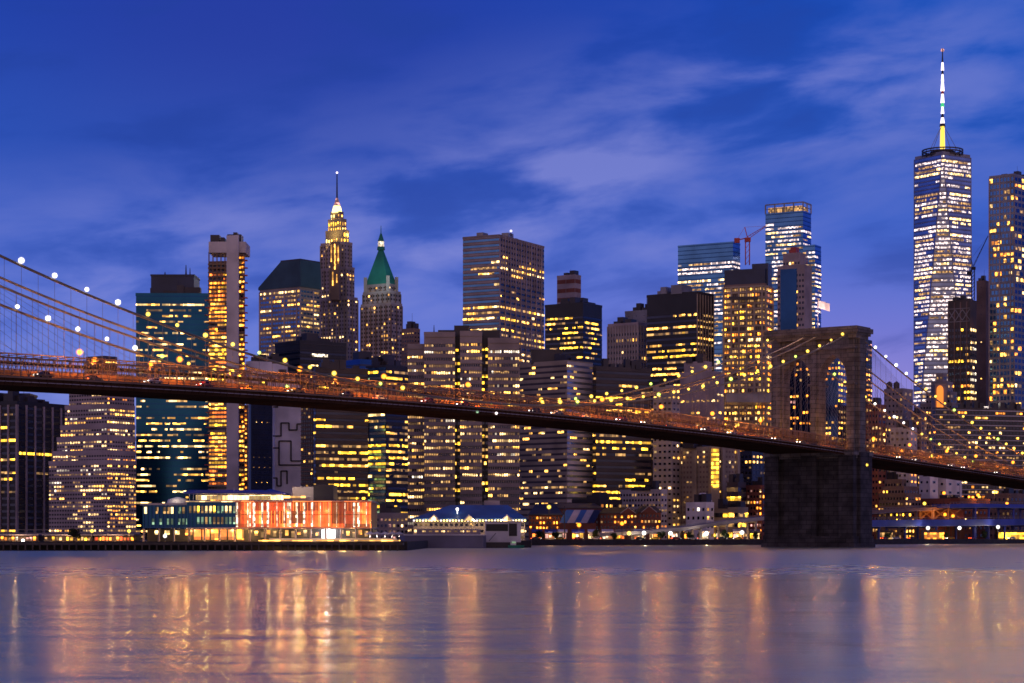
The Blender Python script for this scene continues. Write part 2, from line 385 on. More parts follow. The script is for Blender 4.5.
def tier(root, x0, xc, x1, top, D, ang=30, wall='concrete', z0=None, depth=None, name='wall', left=None, right=None, roof=True, style=None, sil=True):
    """one storey block of a building with windows on its two faces towards the river"""
    P = plan_box(x0, xc, x1, D, ang, depth); z1 = ZZ(top, D); z0 = GZ if z0 is None else z0
    mb = MB(); mb.prism([tuple(p) for p in P], z0, z1); mb.build(name, wall, root)
    if sil: SIL.append((x0, x1, top, D))
    l, c, r, b = P
    if roof:      # parapet ring set back from the edge
        mb = MB(); ce = (l + r) / 2; q = [ce + (p - ce) * 1.012 for p in P]; mb.prism([tuple(p) for p in q], z1 - .9, z1 + .5); mb.build('parapet', wall, root)
    base = dict(style or {})
    if left is not False and xc - x0 > .5: fill(root, V3(l, z0), V3(c, z0), V3(l, z1 - 1), V3(c, z1 - 1), D, **{**base, **(left or {})})
    if right is not False and x1 - xc > .5: fill(root, V3(c, z0), V3(r, z0), V3(c, z1 - 1), V3(r, z1 - 1), D, **{**base, **(right or {})})
    return P, z1
def clutter(root, P, z, n=5, seed=1, mat='dark_metal', hmax=5):
    """cooling units and stub masts on a flat roof"""
    rnd = random.Random(seed); l, c, r, b = P; n = n * 2
    if n:
        p = c + (l - c) * .4 + (r - c) * .5; mb = MB(); mb.bar((p.x, p.y, z), (p.x, p.y, z + rnd.uniform(5, 10)), .16, 4, r2=.08); mb.build('mast', 'dark_metal', root)
    for _ in range(n):
        u, v = rnd.uniform(.15, .85), rnd.uniform(.15, .8); p = c + (l - c) * u + (r - c) * v
        a = rnd.uniform(1.5, min(5, (l - c).length * .15 + 1)); mb = MB(); h = rnd.uniform(1.5, hmax)
        e = (r - c).normalized(); nn = Vector((-e.y, e.x)); mb.obox(p, e, nn, a, a * .7, z - .2, z + h)
        mb.build('roof_unit', mat, root)
def building(name, label, cat='building', D=1000, px=0, group=None):
    return thing(name, label, cat, ((px - 512) / F * D, D, GZ), group)
def mast(root, px, y0, y1, D, r=.4, mat='dark_metal', tip=None, name='mast'):
    a = W(px, y0, D); b = W(px, y1, D); mb = MB(); mb.bar(a, b, r, 6, r2=r * .35); o_ = mb.build(name, mat, root)
    if tip: t = MB(); t.ball(b, r * 1.6, 0); t.build('beacon', tip, root)
    return o_

# ------------------------------------------------------------------ water and land
mb = MB(); mb.quad([(-1500, -300, 0), (1500, -300, 0), (1500, 3000, 0), (-1500, 3000, 0)]); struct('water', mb, 'river_water')
mb = MB(); mb.prism(shore + [(9000, 12000), (-9000, 12000)], -4, GZ); struct('ground', mb, 'paving')
mb = MB()
for (a, b) in zip(shore, shore[1:]):
    a = Vector(a); b = Vector(b); e = (b - a).normalized(); n = Vector((e.y, -e.x)); mb.obox((a + b) / 2 + n * .4, e, n, (b - a).length / 2, .5, -3, GZ + .12)
struct('quay_edge', mb, 'seawall')

# ================================================================== THE BRIDGE
T = Vector((116.6, 800.4)); th = -2.175
U = Vector((math.cos(th), math.sin(th))); Vv = Vector((-U.y, U.x))      # along towards Brooklyn, across towards the camera
def BP(s, l, z): return Vector((T.x + U.x * s + Vv.x * l, T.y + U.y * s + Vv.y * l, z))
def zr(s): return 40.6 - 7.0e-5 * (s - 243) ** 2 if s > 0 else 36.47 + .034 * s
def s_of(px, lat):
    k = (px - 512) / F; P = T + Vv * lat; return (k * P.y - P.x) / (U.x - k * U.y)
CAB = (14.9, 2.6, -2.6, -14.9); ZS = 81.6
def zc(s):
    if s >= 0: return 41.9 + ((ZS if s < 243 else 83.8) - 41.9) * ((s - 243) / 243) ** 2
    k = -s / 262; zend = zr(-262) + 1.0
    return ZS + (zend - ZS) * k - 26 * 4 * k * (1 - k) * .28
bridge = thing('suspension_bridge', 'long cable suspension bridge with a twin-arched granite tower crossing the river', 'bridge', tuple(BP(0, 0, 0)))
# --- tower
def arch(l):      # underside of the masonry across the tower, None where it is solid
    for c in (-7.6, 7.6):
        d = abs(l - c)
        if d < 5.9:
            r = 5.9 * 1.7; return 63.5 + math.sqrt(max(0, r * r - (d + r - 5.9) ** 2)) 
    return None
mb = MB(); hw, hd = 17.6, 3.0; ls = [-hw]
for c in (-7.6, 7.6): ls += [c - 5.9 - 1e-3, c - 5.9] + [c - 5.9 + 11.8 * k / 14 for k in range(1, 14)] + [c + 5.9, c + 5.9 + 1e-3]
ls.append(hw)
zlo = 34.0
def botz(l): a = arch(l); return zlo if a is None else a
topz = 79.0
for a, b in zip(ls, ls[1:]):
    mid_l = (a + b) / 2; inside = arch(mid_l) is not None
    za = zlo if not inside else (arch(a) if arch(a) else 63.5); zb = zlo if not inside else (arch(b) if arch(b) else 63.5)
    for sg in (1, -1):
        q = [BP(sg * hd, a, za), BP(sg * hd, b, zb), BP(sg * hd, b, topz), BP(sg * hd, a, topz)]; mb.quad(q if sg > 0 else q[::-1])
    if inside: mb.quad([BP(hd, b, zb), BP(hd, a, za), BP(-hd, a, za), BP(-hd, b, zb)])
for c in (-13.5, -1.7, 1.7, 13.5): mb.quad([BP(hd, c, zlo), BP(-hd, c, zlo), BP(-hd, c, 63.5), BP(hd, c, 63.5)])
for l in (-hw, hw): mb.quad([BP(hd, l, zlo), BP(-hd, l, zlo), BP(-hd, l, topz), BP(hd, l, topz)])
mb.quad([BP(hd, -hw, topz), BP(hd, hw, topz), BP(-hd, hw, topz), BP(-hd, -hw, topz)])
tw = mb.build('tower', 'granite', bridge)
mb = MB()          # buttresses on both faces, stepping in as they rise
for sg in (1, -1):
    for l, hwid in ((-15.5, 1.5), (0, 1.2), (15.5, 1.5)):
        for (z0, z1, d) in ((34, 58, 1.4), (58, 70, 1.1), (70, 79, .8)):
            mb.obox(BP(sg * (hd + d / 2), l, 0).xy, Vv, U, hwid, d / 2 + .02, z0, z1 - .01)
for sg in (1, -1):
    for ss, in ((0,),):
        mb.obox(BP(ss, sg * (hw + .5), 0).xy, Vv, U, .5, 2.4, 34, 79)
mb.build('buttress', 'granite', tw)
mb = MB()          # cornice and cap courses
for (z0, z1, g_) in ((78.6, 79.6, .8), (79.6, 80.6, 1.5), (80.6, 82.4, 2.2), (82.4, 83.0, 1.4)):
    mb.obox(T, Vv, U, hw + g_, hd + g_ + 1.6, z0, z1)
mb.build('cornice', 'granite', tw)
mb = MB()
for z0, z1, g_ in ((61.0, 61.8, .25), (74.6, 75.3, .35)):
    for sg in (1, -1):
        for a, b in ((-hw, -13.5), (-1.7, 1.7), (13.5, hw)) if z0 < 70 else ((-hw, hw),):
            mb.obox(BP(sg * (hd + .9 + g_), (a + b) / 2, 0).xy, Vv, U, (b - a) / 2 + g_, 1.0, z0, z1)
mb.build('string_course', 'granite', tw)
mb = MB()          # pier under the roadway
mb.obox(T, Vv, U, 18.2, 6.4, -6, 36.4)
for sg in (1, -1):
    for l, hwid in ((-15.6, 3.0), (0, 3.2), (15.6, 3.0)): mb.obox(BP(sg * 7.0, l, 0).xy, Vv, U, hwid, 1.3, -6, 35.6)
    mb.obox(BP(0, sg * 18.6, 0).xy, Vv, U, .9, 3.8, -6, 35.6)
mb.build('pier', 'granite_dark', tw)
mb = MB(); mb.obox(T, Vv, U, 19.0, 8.6, 34.6, 36.1); mb.obox(T, Vv, U, 18.4, 7.8, 33.5, 34.6); mb.build('ledge', 'granite', tw)
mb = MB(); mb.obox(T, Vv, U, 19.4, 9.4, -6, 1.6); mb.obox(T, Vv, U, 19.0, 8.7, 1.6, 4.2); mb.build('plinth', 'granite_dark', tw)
# --- deck
SS = [k * 6.0 for k in range(-45, 86)]
def sweep(lats, zoff, name, mat, parent=bridge, ss=SS, stiff=False):
    """closed profile (lat, z above the roadway) swept along the bridge"""
    mb = MB(); n = len(lats)
    for s in ss: mb.v += [BP(s, l, zr(s) + dz) for l, dz in zip(lats, zoff)]
    for k in range(len(ss) - 1):
        for j in range(n): mb.f.append((k * n + j, k * n + (j + 1) % n, (k + 1) * n + (j + 1) % n, (k + 1) * n + j)); mb.m.append(0)
    mb.f.append(tuple(range(n))); mb.m.append(0); mb.f.append(tuple(reversed(range((len(ss) - 1) * n, len(ss) * n)))); mb.m.append(0)
    if stiff:
        for k in range(-110, 200): s = k * 2.4; mb.obox(BP(s, 15.1, 0).xy, U, Vv, .12, .2, zr(s) - 1.96, zr(s) - .5)
    return mb.build(name, mat, parent)
sweep([-15, 15, 15, -15], [-.5, -.5, 0, 0], 'roadway', 'asphalt')
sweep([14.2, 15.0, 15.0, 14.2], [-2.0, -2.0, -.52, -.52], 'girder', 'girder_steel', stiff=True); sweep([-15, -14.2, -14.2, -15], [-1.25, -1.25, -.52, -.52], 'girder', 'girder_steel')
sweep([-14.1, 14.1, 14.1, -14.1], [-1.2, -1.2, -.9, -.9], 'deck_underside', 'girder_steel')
sweep([14.6, 15.5, 15.5, 14.6], [-.5, -.5, -.15, -.15], 'deck_flange', 'bridge_steel'); sweep([14.6, 15.3, 15.3, 14.6], [-1.35, -1.35, -1.2, -1.2], 'deck_flange', 'stone_lilac')
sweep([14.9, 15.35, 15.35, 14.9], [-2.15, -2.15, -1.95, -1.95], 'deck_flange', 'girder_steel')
sweep([-2.6, 2.6, 2.6, -2.6], [3.9, 3.9, 4.2, 4.2], 'walkway', 'timber')
for l_ in (6.4, -14.0): sweep([l_, l_ + .35, l_ + .35, l_], [0, 0, 1.9, 1.9], 'glow_barrier', 'barrier_orange_glow')  # tall walls added to catch the roadway glow, tinted with its orange
for k in range(-8, 21): plight('traffic_glow_fill', BP(k * 22 + 5, 11.5, zr(k * 22 + 5) + 1.6), 850, (1, .31, .05), bridge, .3)  # added point lights standing in for traffic light, tied to no car
def truss(l, h, name='stiffening_truss'):
    mb = MB(); st = 2.4; k0, k1 = -110, 200
    for k in range(k0, k1):
        s = k * st; s2 = s + st
        a, b = BP(s, l, zr(s)), BP(s2, l, zr(s2)); up = Vector((0, 0, h))
        mb.bar(a + up, b + up, .17); mb.bar(a + up * .12, b + up * .12, .13); mb.bar(a + up * .55, b + up * .55, .07)
        mb.bar(a, a + up, .11)
        if k % 2: mb.bar(a, b + up, .07)
        else: mb.bar(a + up, b, .07)
    return mb.build(name, 'bridge_steel', bridge)
truss(14.6, 3.9); truss(-14.6, 3.9); truss(5.6, 5.6); truss(-5.6, 5.6)
mb = MB()           # overhead cross struts that tie the inner trusses
for k in range(-54, 98):
    s = k * 4.8; mb.bar(BP(s, -5.6, zr(s) + 5.6), BP(s, 5.6, zr(s) + 5.6), .11)
mb.build('cross_strut', 'bridge_steel', bridge)
# --- cables, suspenders, stays
cables = []
for l in CAB:
    mb = MB(); pts = [BP(s, l, zc(s)) for s in [k * 4.0 for k in range(-65, 124)]]
    mb.tube(pts, .30 if abs(l) > 5 else .27, 6); cables.append(mb.build('main_cable', 'cable_steel', bridge))
sus = []
for l in CAB:
    for k in range(-52, 102):
        s = k * 4.8
        if abs(s) < 9 or s > 486: continue
        top = zc(s); bot = zr(s) + (.2 if abs(l) > 5 else 4)
        if top - bot > 1.2: sus.append((BP(s, l, top), BP(s, l, bot), l, s))
sus.sort(key=lambda t: -(t[0].z - t[1].z) / t[0].y * (1 if -10 < 512 + F * t[0].x / t[0].y < 1034 else 0))
mb = MB()
for i, (a, b, l, s) in enumerate(sus):
    if i < 100: q = MB(); q.bar(a, b, .045, 4); q.build('suspender', 'wire', bridge)
    else: mb.bar(a, b, .045, 4)
tag(mb.build('suspender', 'wire', bridge), kind='stuff')
sty = []
for l in (14.9, -14.9):
    for t0, rng in ((0, list(range(3, 25))), (486, list(range(-24, -2)))):
        for k in rng + ([-q for q in rng] if t0 == 0 else []):
            s = t0 + k * 4.9; sty.append((BP(t0 + (3 if k > 0 else -3), l, ZS - 1), BP(s, l, zr(s) + 1)))
def stv(t): p = t[1]; return -1 / p.y * (1 if 0 < 512 + F * p.x / p.y < 1024 else 0)
sty.sort(key=stv); mb = MB()
for i, (a, b) in enumerate(sty):
    if i < 100: q = MB(); q.bar(a, b, .04, 3); q.build('stay', 'wire', bridge)
    else: mb.bar(a, b, .04, 3)
tag(mb.build('stay', 'wire', bridge), kind='stuff')
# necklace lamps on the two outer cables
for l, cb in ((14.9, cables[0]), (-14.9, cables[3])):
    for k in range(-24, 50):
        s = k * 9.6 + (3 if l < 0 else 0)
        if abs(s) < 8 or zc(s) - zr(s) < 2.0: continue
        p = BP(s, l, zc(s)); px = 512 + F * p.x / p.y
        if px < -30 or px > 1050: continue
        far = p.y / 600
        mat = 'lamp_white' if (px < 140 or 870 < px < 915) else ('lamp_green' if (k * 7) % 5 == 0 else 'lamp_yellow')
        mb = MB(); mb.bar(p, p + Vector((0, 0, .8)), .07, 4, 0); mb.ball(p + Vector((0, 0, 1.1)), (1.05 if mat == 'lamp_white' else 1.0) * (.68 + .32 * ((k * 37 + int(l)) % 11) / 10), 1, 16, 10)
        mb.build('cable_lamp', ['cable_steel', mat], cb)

BEHIND = [(-1e9, 'at the far left end'), (40, 'before the stepped roof top'), (125, 'before the teal glass tower'), (160, 'between the teal tower windows and its crown corner'), (205, 'before the unfinished tower'), (249, 'before the pale flat roof'), (275, 'before the dark office block with the sign'), (320, 'below the art deco skyscraper'), (362, 'below the green pyramid roof'),
          (405, 'before the left half of the broad grey office tower'), (455, 'before the middle of the broad grey office tower'), (490, 'before the right end of the broad grey office tower'), (520, 'before the pale ribbon building'), (560, 'below the lit red-banded tower'), (594, 'before the dark brown office block'), (625, 'below the ribbed stone building'), (655, 'below the black glass tower'), (690, 'before the lilac office building'), (724, 'before the orange-lit unfinished tower'), (750, 'just left of the stone bridge tower'), (772, 'in front of the stone bridge tower'),
          (872, 'just right of the stone bridge tower'), (895, 'before the white low building'), (910, 'before the mid-height brown building'), (925, 'below the orange-lit niche'), (945, 'before the left end of the long housing block'), (970, 'before the middle of the long housing block'), (992, 'below the round roof drum'), (1010, 'at the right edge of the view')]
USED = {}
def where_deck(what, px):
    k = max(i for i, (a, _) in enumerate(BEHIND) if px >= a); ph_ = BEHIND[k][1]; n = USED.get((what, k), 0); USED[(what, k)] = n + 1
    return f"{what} {ph_}" if n == 0 else f"{what} {ph_}, {['', 'the next one right', 'the third to the right'][min(n, 2)]}"
# --- street lamps standing on the bridge
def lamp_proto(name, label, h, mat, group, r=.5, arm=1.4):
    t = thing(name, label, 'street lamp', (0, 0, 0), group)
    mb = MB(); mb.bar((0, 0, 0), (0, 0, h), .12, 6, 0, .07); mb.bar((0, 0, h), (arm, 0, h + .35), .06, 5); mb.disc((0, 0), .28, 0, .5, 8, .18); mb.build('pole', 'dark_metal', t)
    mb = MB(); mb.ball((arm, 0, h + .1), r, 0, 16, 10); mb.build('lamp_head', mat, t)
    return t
bl_px = [(84, 0), (99, 1), (184, 0), (155, 1), (236, 1), (304, 0), (340, 1), (388, 0), (472, 0), (545, 1), (606, 0), (640, 1), (665, 0), (716, 0), (741, 1), (764, 0), (877, 0), (913, 0), (905, 1), (935, 1), (950, 0), (979, 0), (1000, 1), (1016, 0)]
protoL = {}
for i, (px, side) in enumerate(bl_px):
    lat = -3.4 if side else 13.2; s = s_of(px, lat)
    mat = 'lamp_orange' if i % 5 != 4 else 'lamp_yellow'
    if mat not in protoL: t = protoL[mat] = lamp_proto('street_lamp', 'orange roadway lamp glowing on the bridge deck behind the steel trusses', 6.2, mat, 'orange lamps along the bridge deck', 1.15)
    else: t = copy_tree(protoL[mat])
    t['label'] = where_deck(('orange' if mat == 'lamp_orange' else 'yellow') + (' walkway' if side else ' roadway') + ' lamp on the deck', px); t['group'] = 'lamps along the bridge deck'
    p = BP(s, lat, zr(s)); t.location = p; t.rotation_euler = (0, 0, math.atan2(-Vv.y, -Vv.x)); ORI[t.name] = p
    lp = plight('lamp_light', p + Vector((0, 0, 5.6)) - Vector((*Vv, 0)) * 2.2, 5200, (1, .36, .06))

# --- traffic
def car(paint, label, group):
    t = thing('car', label, 'car', (0, 0, 0), group)
    mb = MB(); mb.box(-2.2, 2.2, -.88, .88, .35, .92)
    mb.prism([(-1.5, -.8), (1.0, -.8), (1.0, .8), (-1.5, .8)], .92, 1.45, 0, [(-1.1, -.68), (.35, -.68), (.35, .68), (-1.1, .68)]); mb.build('body', paint, t)
    mb = MB()
    mb.prism([(-1.3, -.815), (.75, -.815), (.75, .815), (-1.3, .815)], .96, 1.36, 0, [(-1.08, -.70), (.35, -.70), (.35, .70), (-1.08, .70)]); mb.build('window', 'glass_black', t)
    for x in (-1.35, 1.35):
        for y in (-.8, .8): mb = MB(); mb.bar((x, y - .11, .33), (x, y + .11, .33), .33, 12); mb.build('wheel', 'tyre', t)
    for y in (-.62, .62):
        mb = MB(); mb.box(2.2, 2.26, y - .2, y + .2, .55, .78); mb.build('headlight', 'head_light', t)
        mb = MB(); mb.box(-2.26, -2.2, y - .22, y + .22, .6, .85); mb.build('tail_light', 'tail_light', t)
    return t
paints = [('car_dark', 'dark'), ('car_white', 'white'), ('car_red', 'red'), ('car_yellow', 'yellow')]
protoC = {}
ang_b = math.atan2(U.y, U.x)
for i in range(34):
    s = -150 + i * 17.3 + random.uniform(-3, 3)
    if abs(s) < 12: continue
    pn, cn = paints[(i * 7 + i // 4) % 4]; out_ = i % 3 != 1
    lat = 12.0 if out_ else 8.6; q_ = BP(s, lat, 40); px_ = 512 + F * q_.x / q_.y; g_ = 'cars crossing the bridge'
    if not 0 < px_ < 1024: continue
    lab = where_deck(f"{cn} car on the deck", px_)
    if pn not in protoC: t = protoC[pn] = car(pn, f'{cn} car crossing the bridge deck behind the steel trusses', g_)
    else: t = copy_tree(protoC[pn])
    t['label'] = lab
    t.location = BP(s, lat, zr(s) + .01); t.rotation_euler = (0, 0, ang_b + (0 if out_ else math.pi))
# flag on top of the tower
fl = thing('flag_pole', 'pale lit flag flying from a short pole on top of the stone bridge tower', 'flag', tuple(BP(0, 0, 83)))
mb = MB(); mb.bar(BP(0, 0, 83), BP(0, 0, 94.5), .14, 6); mb.build('pole', 'metal_grey', fl)
mb = MB(); e = Vector((.93, .1, -.28))
pp = BP(0, 0, 94.2)
for k in range(8):
    a = pp + e * (k * .62) + Vector((0, math.sin(k * 1.1) * .25, 0)); b = pp + e * ((k + 1) * .62) + Vector((0, math.sin((k + 1) * 1.1) * .25, 0))
    d = Vector((0, 0, -3.0)); mb.quad([a, b, b + d, a + d]); mb.quad([a + Vector((0, .04, 0)), a + d + Vector((0, .04, 0)), b + d + Vector((0, .04, 0)), b + Vector((0, .04, 0))])
mb.build('flag', 'canvas', fl); plight('flag_light', BP(0, 0, 88) - Vector((0, 6, 0)), 5000, (1, .6, .5))

# ================================================================== THE SKYLINE
YEL = (('yellow', 6), ('warm', 3), ('dim', 2)); WRM = (('warm', 5), ('cream', 3), ('dim', 3)); CRM = (('cream', 5), ('white', 2), ('warm', 3), ('dim', 3))
WHT = (('lilac_white', 5), ('cream', 2), ('dim', 1)); AMB = (('amber', 6), ('warm', 4), ('yellow', 2)); MIXD = (('warm', 4), ('cream', 2), ('dim', 6))
def block(name, label, x0, xc, x1, top, D, ang=30, wall='concrete', pent=(), n=4, units='dark_metal', cat='building', depth=None, left=None, right=None, tiers=(), group=None, **style):
    b = building(name, label, cat, D, (x0 + x1) / 2, group)
    P, z = tier(b, x0, xc, x1, top, D, ang, wall, depth=depth, left=left, right=right, style=style)
    zz = z
    for t in tiers:      # (x0, xc, x1, top, setback)
        P, z2 = tier(b, t[0], t[1], t[2], t[3], D + t[4], ang, t[5] if len(t) > 5 else wall, z0=ZZ(t[6], D) if len(t) > 6 else GZ, left=left, right=right, style=style); z = z2
    for a, c, tp, mt in pent:      # roof house: columns a..c, top row
        Dm = D + 14; mb = MB(); xa, xb = (a - 512) / F * Dm, (c - 512) / F * Dm; mb.box(xa, xb, Dm, Dm + min(18, xb - xa), z - .5, ZZ(tp, Dm)); mb.build('roof_house', mt, b)
        SIL.append((a, c, tp, Dm)); fr = MB(); fr.box(xa - .3, xb + .3, Dm - .3, Dm + min(18, xb - xa) + .3, ZZ(tp, Dm) - .5, ZZ(tp, Dm) + .3); fr.build('roof_rim', mt, b)
    if n: clutter(b, P, z, n, seed=int(x0), mat=units)
    return b, P, z

# 1 dark tower with pale piers, far left
block('office_tower', 'black glass office tower with pale vertical piers and yellow window strips at the left edge', -32, 17, 69, 402, 820, 28, 'black_panel', pent=((-6, 29, 394, 'navy_panel'),),
      fp=6.6, bp=4.2, ww=1, wh=.42, lit=.10, run=9, full=.16, dark=.55, cols=YEL, ribs=(2, .8, .5), frame='stone_lilac', left=dict(lit=.3, dark=.3, run=3))
# 2 stepped stone tower
block('stepped_tower', 'lilac stone wedding-cake tower with rows of small lit windows beside the black glass tower', 49, 107, 136, 461, 775, 32, 'stone_lilac',
      tiers=((53, 107, 135.6, 451, 3), (57, 107, 135.3, 437, 6), (60.5, 107, 135, 425, 9), (65, 107, 134.7, 405, 12), (69, 107, 134.4, 374, 15), (86, 105, 117, 357, 24, 'brown_panel')),
      fp=4.0, bp=2.6, ww=.62, wh=.5, lit=.32, run=4, full=.2, dark=.15, cols=CRM, off='black_panel', n=0, right=dict(cols=(('warm', 6), ('cream', 2), ('amber', 3)), lit=.5))
# 3 teal glass tower
block('glass_tower', 'dark teal glass tower with a lit crown band behind the left bridge cables', 136, 136, 212, 294, 1000, 88, 'glass_teal', depth=28, pent=((151, 194, 275, 'navy_panel'),),
      fp=5.7, bp=2.6, ww=1, wh=.36, lit=.4, run=3.5, full=.05, dark=.15, cols=(('cream', 4), ('warm', 4), ('dim', 5)), off='glass_teal', slabs=(.3, .25), frame='glass_navy',
      rowf=lambda y, p: .97 if 299 < y < 306 else (.75 if 306 <= y < 313 else (p if y > 300 else 0)))
b3 = [o for o in bpy.data.objects if o.name.startswith('glass_tower')][0]
mast(b3, 186, 277, 265, 1016, .5); mast(b3, 190, 277, 268, 1016, .4); mast(b3, 165, 276, 272, 1016, .5)
# 4 tower under construction
b = building('unfinished_tower', 'slim unfinished concrete tower with open floors full of orange work lights', 'building', 930, 227)
D4 = 930
tier(b, 226.5, 238, 239, 236, D4, 20, 'concrete_pale', left=False, right=False, name='core')
tier(b, 239.4, 247, 248.6, 406, D4 + 6, 20, 'stone_brown', left=dict(fp=4.6, bp=2.6, ww=.9, wh=.55, lit=.85, run=6, cols=AMB), right=False, name='lower_wall')
tier(b, 209, 226.5, 227, 262, D4 + 5, 10, 'stone_brown', left=dict(fp=4.2, bp=3.0, ww=.86, wh=.6, lit=.86, run=8, full=.3, rowf=lambda y, p: .25 if y < 274 else p, cols=(('amber', 6), ('yellow', 3), ('warm', 3), ('hot_orange', 2)), slabs=(.7, 1.6), frame='stone_tan'), right=False, name='open_floors')
tier(b, 239, 244.5, 245, 253, D4 + 5, 10, 'stone_brown', left=dict(fp=4.8, bp=2.6, ww=.8, wh=.5, lit=.75, run=3, cols=AMB, slabs=(.6, 1.8), frame='stone_brown'), right=False, name='open_floors')
mb = MB(); xa, xb = [(q - 512) / F * D4 for q in (208, 245)]; mb.box(xa, xb, D4 + 2, D4 + 18, ZZ(252, D4), ZZ(241, D4)); mb.build('top_storey', 'concrete_pale', b)
mb = MB()
for q in (209, 213, 217, 221, 225): mb.bar(W(q, 252, D4 + 3), W(q, 303, D4 + 3), .35)
mb.bar(W(208, 268, D4 + 3), W(226, 268, D4 + 3), .4); mb.bar(W(208, 285, D4 + 3), W(226, 285, D4 + 3), .4)
mb.build('scaffold', 'bridge_steel', b)
mb = MB()
for k in range(26):
    y = 300 + k * 7.5
    for q, yy_ in ((208 if k % 2 else 207, y), (245.5, y - 40)):
        if y < 480: mb = MB(); mb.obox(W(q, yy_, D4 + 3).xy, (1, 0), (0, 1), .9, 1.5, ZZ(yy_, D4), ZZ(yy_, D4) + .35); mb.build('loading_platform', 'crane_red', b)
mb = MB()
for q0, q1, y0 in ((209, 218, 233.5), (219, 223, 236), (226, 240, 233), (232, 236, 231)): mb.box((q0 - 512) / F * D4, (q1 - 512) / F * D4, D4 + 4, D4 + 12, ZZ(242, D4), ZZ(y0, D4))
mb.build('formwork', 'dark_metal', b); SIL.append((208, 247, 236, D4))
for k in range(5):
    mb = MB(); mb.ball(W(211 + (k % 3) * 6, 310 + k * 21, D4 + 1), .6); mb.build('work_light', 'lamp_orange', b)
# 5-6
block('slab_tower', 'windowless dark navy slab tower seen below the bridge deck', 249, 251, 272.5, 392, 880, 62, 'navy_panel', n=2, left=False, right=dict(fp=5, bp=6, ww=.1, wh=.1, lit=0, slabs=(.15, .1), frame='black_panel'))
b6, P6, z6 = block('exchange_tower', 'pale windowless tower with a maze of dark lines on its wall', 272.5, 275, 302.5, 380, 900, 66, 'white_panel', n=2, left=False, right=False)
mb = MB(); DL = 899
maze = [[(273, 436), (281, 436), (281, 423), (289, 423), (289, 430), (297, 430), (297, 424), (302, 424)], [(273, 448), (279, 448), (279, 441), (291, 441), (291, 461), (302, 461), ], [(279, 448), (279, 465), (302, 465), (302, 474)],
        [(273, 478), (277, 478), (277, 486), (281, 486)], [(281, 486), (281, 471), (287, 471), (287, 484)], [(273, 407), (278, 407)]]
l_, c_, r_, _b = P6; eR = (r_ - c_).normalized(); nR = Vector((eR.y, -eR.x))
def onface(px, py):
    k = (px - 512) / F; t = (k * c_.y - c_.x) / (eR.x - k * eR.y); p = c_ + eR * t + nR * .1; return Vector((p.x, p.y, ZZ(py, p.y)))
for line in maze:
    for p, q in zip(line, line[1:]): mb.bar(onface(*p), onface(*q), .42)
mb.build('wall_groove', 'black_panel', b6)
block('low_exchange', 'plain pale building with a flat white top just above the bridge deck', 246, 250, 288, 362, 960, 60, 'white_panel', n=3, lit=.02, left=False, right=dict(fp=30, bp=20, ww=.05, wh=.05))
# 7 mansard tower
b7, P7, z7 = block('mansard_tower', 'tower with a tall dark teal hipped roof beside the art deco skyscraper', 260, 300, 319.5, 287, 1250, 36, 'purple_stone', n=0,
      fp=4.4, bp=3.1, ww=.8, wh=.5, lit=.42, run=3, full=.1, dark=.25, cols=WRM, off='glass_blue', ribs=(4, 1.2, .4), frame='stone_lilac')
mb = MB(); cen = sum(P7, Vector((0, 0))) / 4
wide = [cen + (p - cen) * 1.06 for p in P7]; topr = []
l, c, r, bb = wide
def lerp2(a, b, t): return a + (b - a) * t
q = [lerp2(l, c, .52), c, r, lerp2(bb, r, .52)]
q = [cen + (p - cen) * .97 for p in q]
mb.prism([tuple(p) for p in wide], z7 + .2, ZZ(284, 1250)); mb.prism([tuple(p) for p in wide], ZZ(284, 1250), ZZ(260, 1250), 0, [tuple(p) for p in q]); mb.build('roof', 'teal_roof', b7)
mb = MB(); mb.prism([tuple(cen + (p - cen) * .99) for p in q], ZZ(260, 1250), ZZ(258.6, 1250)); mb.build('roof_rim', 'dark_metal', b7)
# 8 art deco skyscraper
b = building('art_deco_skyscraper', 'slender stone art deco skyscraper with a glowing golden crown and needle spire', 'skyscraper', 1300, 337)
S8 = dict(fp=4.0, bp=2.6, ww=.45, wh=.55, lit=.13, run=1.2, full=.0, dark=.1, cols=WRM, off='brown_panel', ribs=(2, .8, .5), frame='stone_tan')
for x0, xc, x1, tp, sb in ((318, 347, 357.5, 297, 0), (318.8, 346, 354.5, 267, 5), (320.8, 344, 352.3, 242, 9)): tier(b, x0, xc, x1, tp, 1300 + sb, 34, 'stone_lilac', style=S8)
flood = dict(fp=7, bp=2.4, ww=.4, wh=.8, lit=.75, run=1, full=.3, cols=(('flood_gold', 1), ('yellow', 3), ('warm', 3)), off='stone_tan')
P, z = tier(b, 325.5, 343, 349, 230, 1314, 34, 'stone_tan', z0=ZZ(243, 1314), style=flood)
P, z = tier(b, 328, 341.5, 346.5, 219, 1317, 34, 'stone_tan', z0=ZZ(231, 1314), style=flood)
P, z = tier(b, 330.5, 340, 343.5, 212, 1319, 34, 'stone_tan', z0=ZZ(220, 1314), style=dict(flood, fp=4, full=1))
cx8 = sum(P, Vector((0, 0))) / 4
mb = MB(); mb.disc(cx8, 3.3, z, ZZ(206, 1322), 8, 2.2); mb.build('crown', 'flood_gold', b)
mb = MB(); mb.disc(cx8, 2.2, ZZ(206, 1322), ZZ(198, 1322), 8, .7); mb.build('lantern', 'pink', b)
mb = MB(); mb.bar((*cx8, ZZ(198, 1322)), (*cx8, ZZ(173, 1322)), .55, 6, 0, .3); mb.build('spire', 'dark_metal', b)
mb = MB(); mb.ball((*cx8, ZZ(172.5, 1322)), .7); mb.build('beacon', 'spire_white', b)
mb = MB()      # tall lit slots down the middle of the shaft
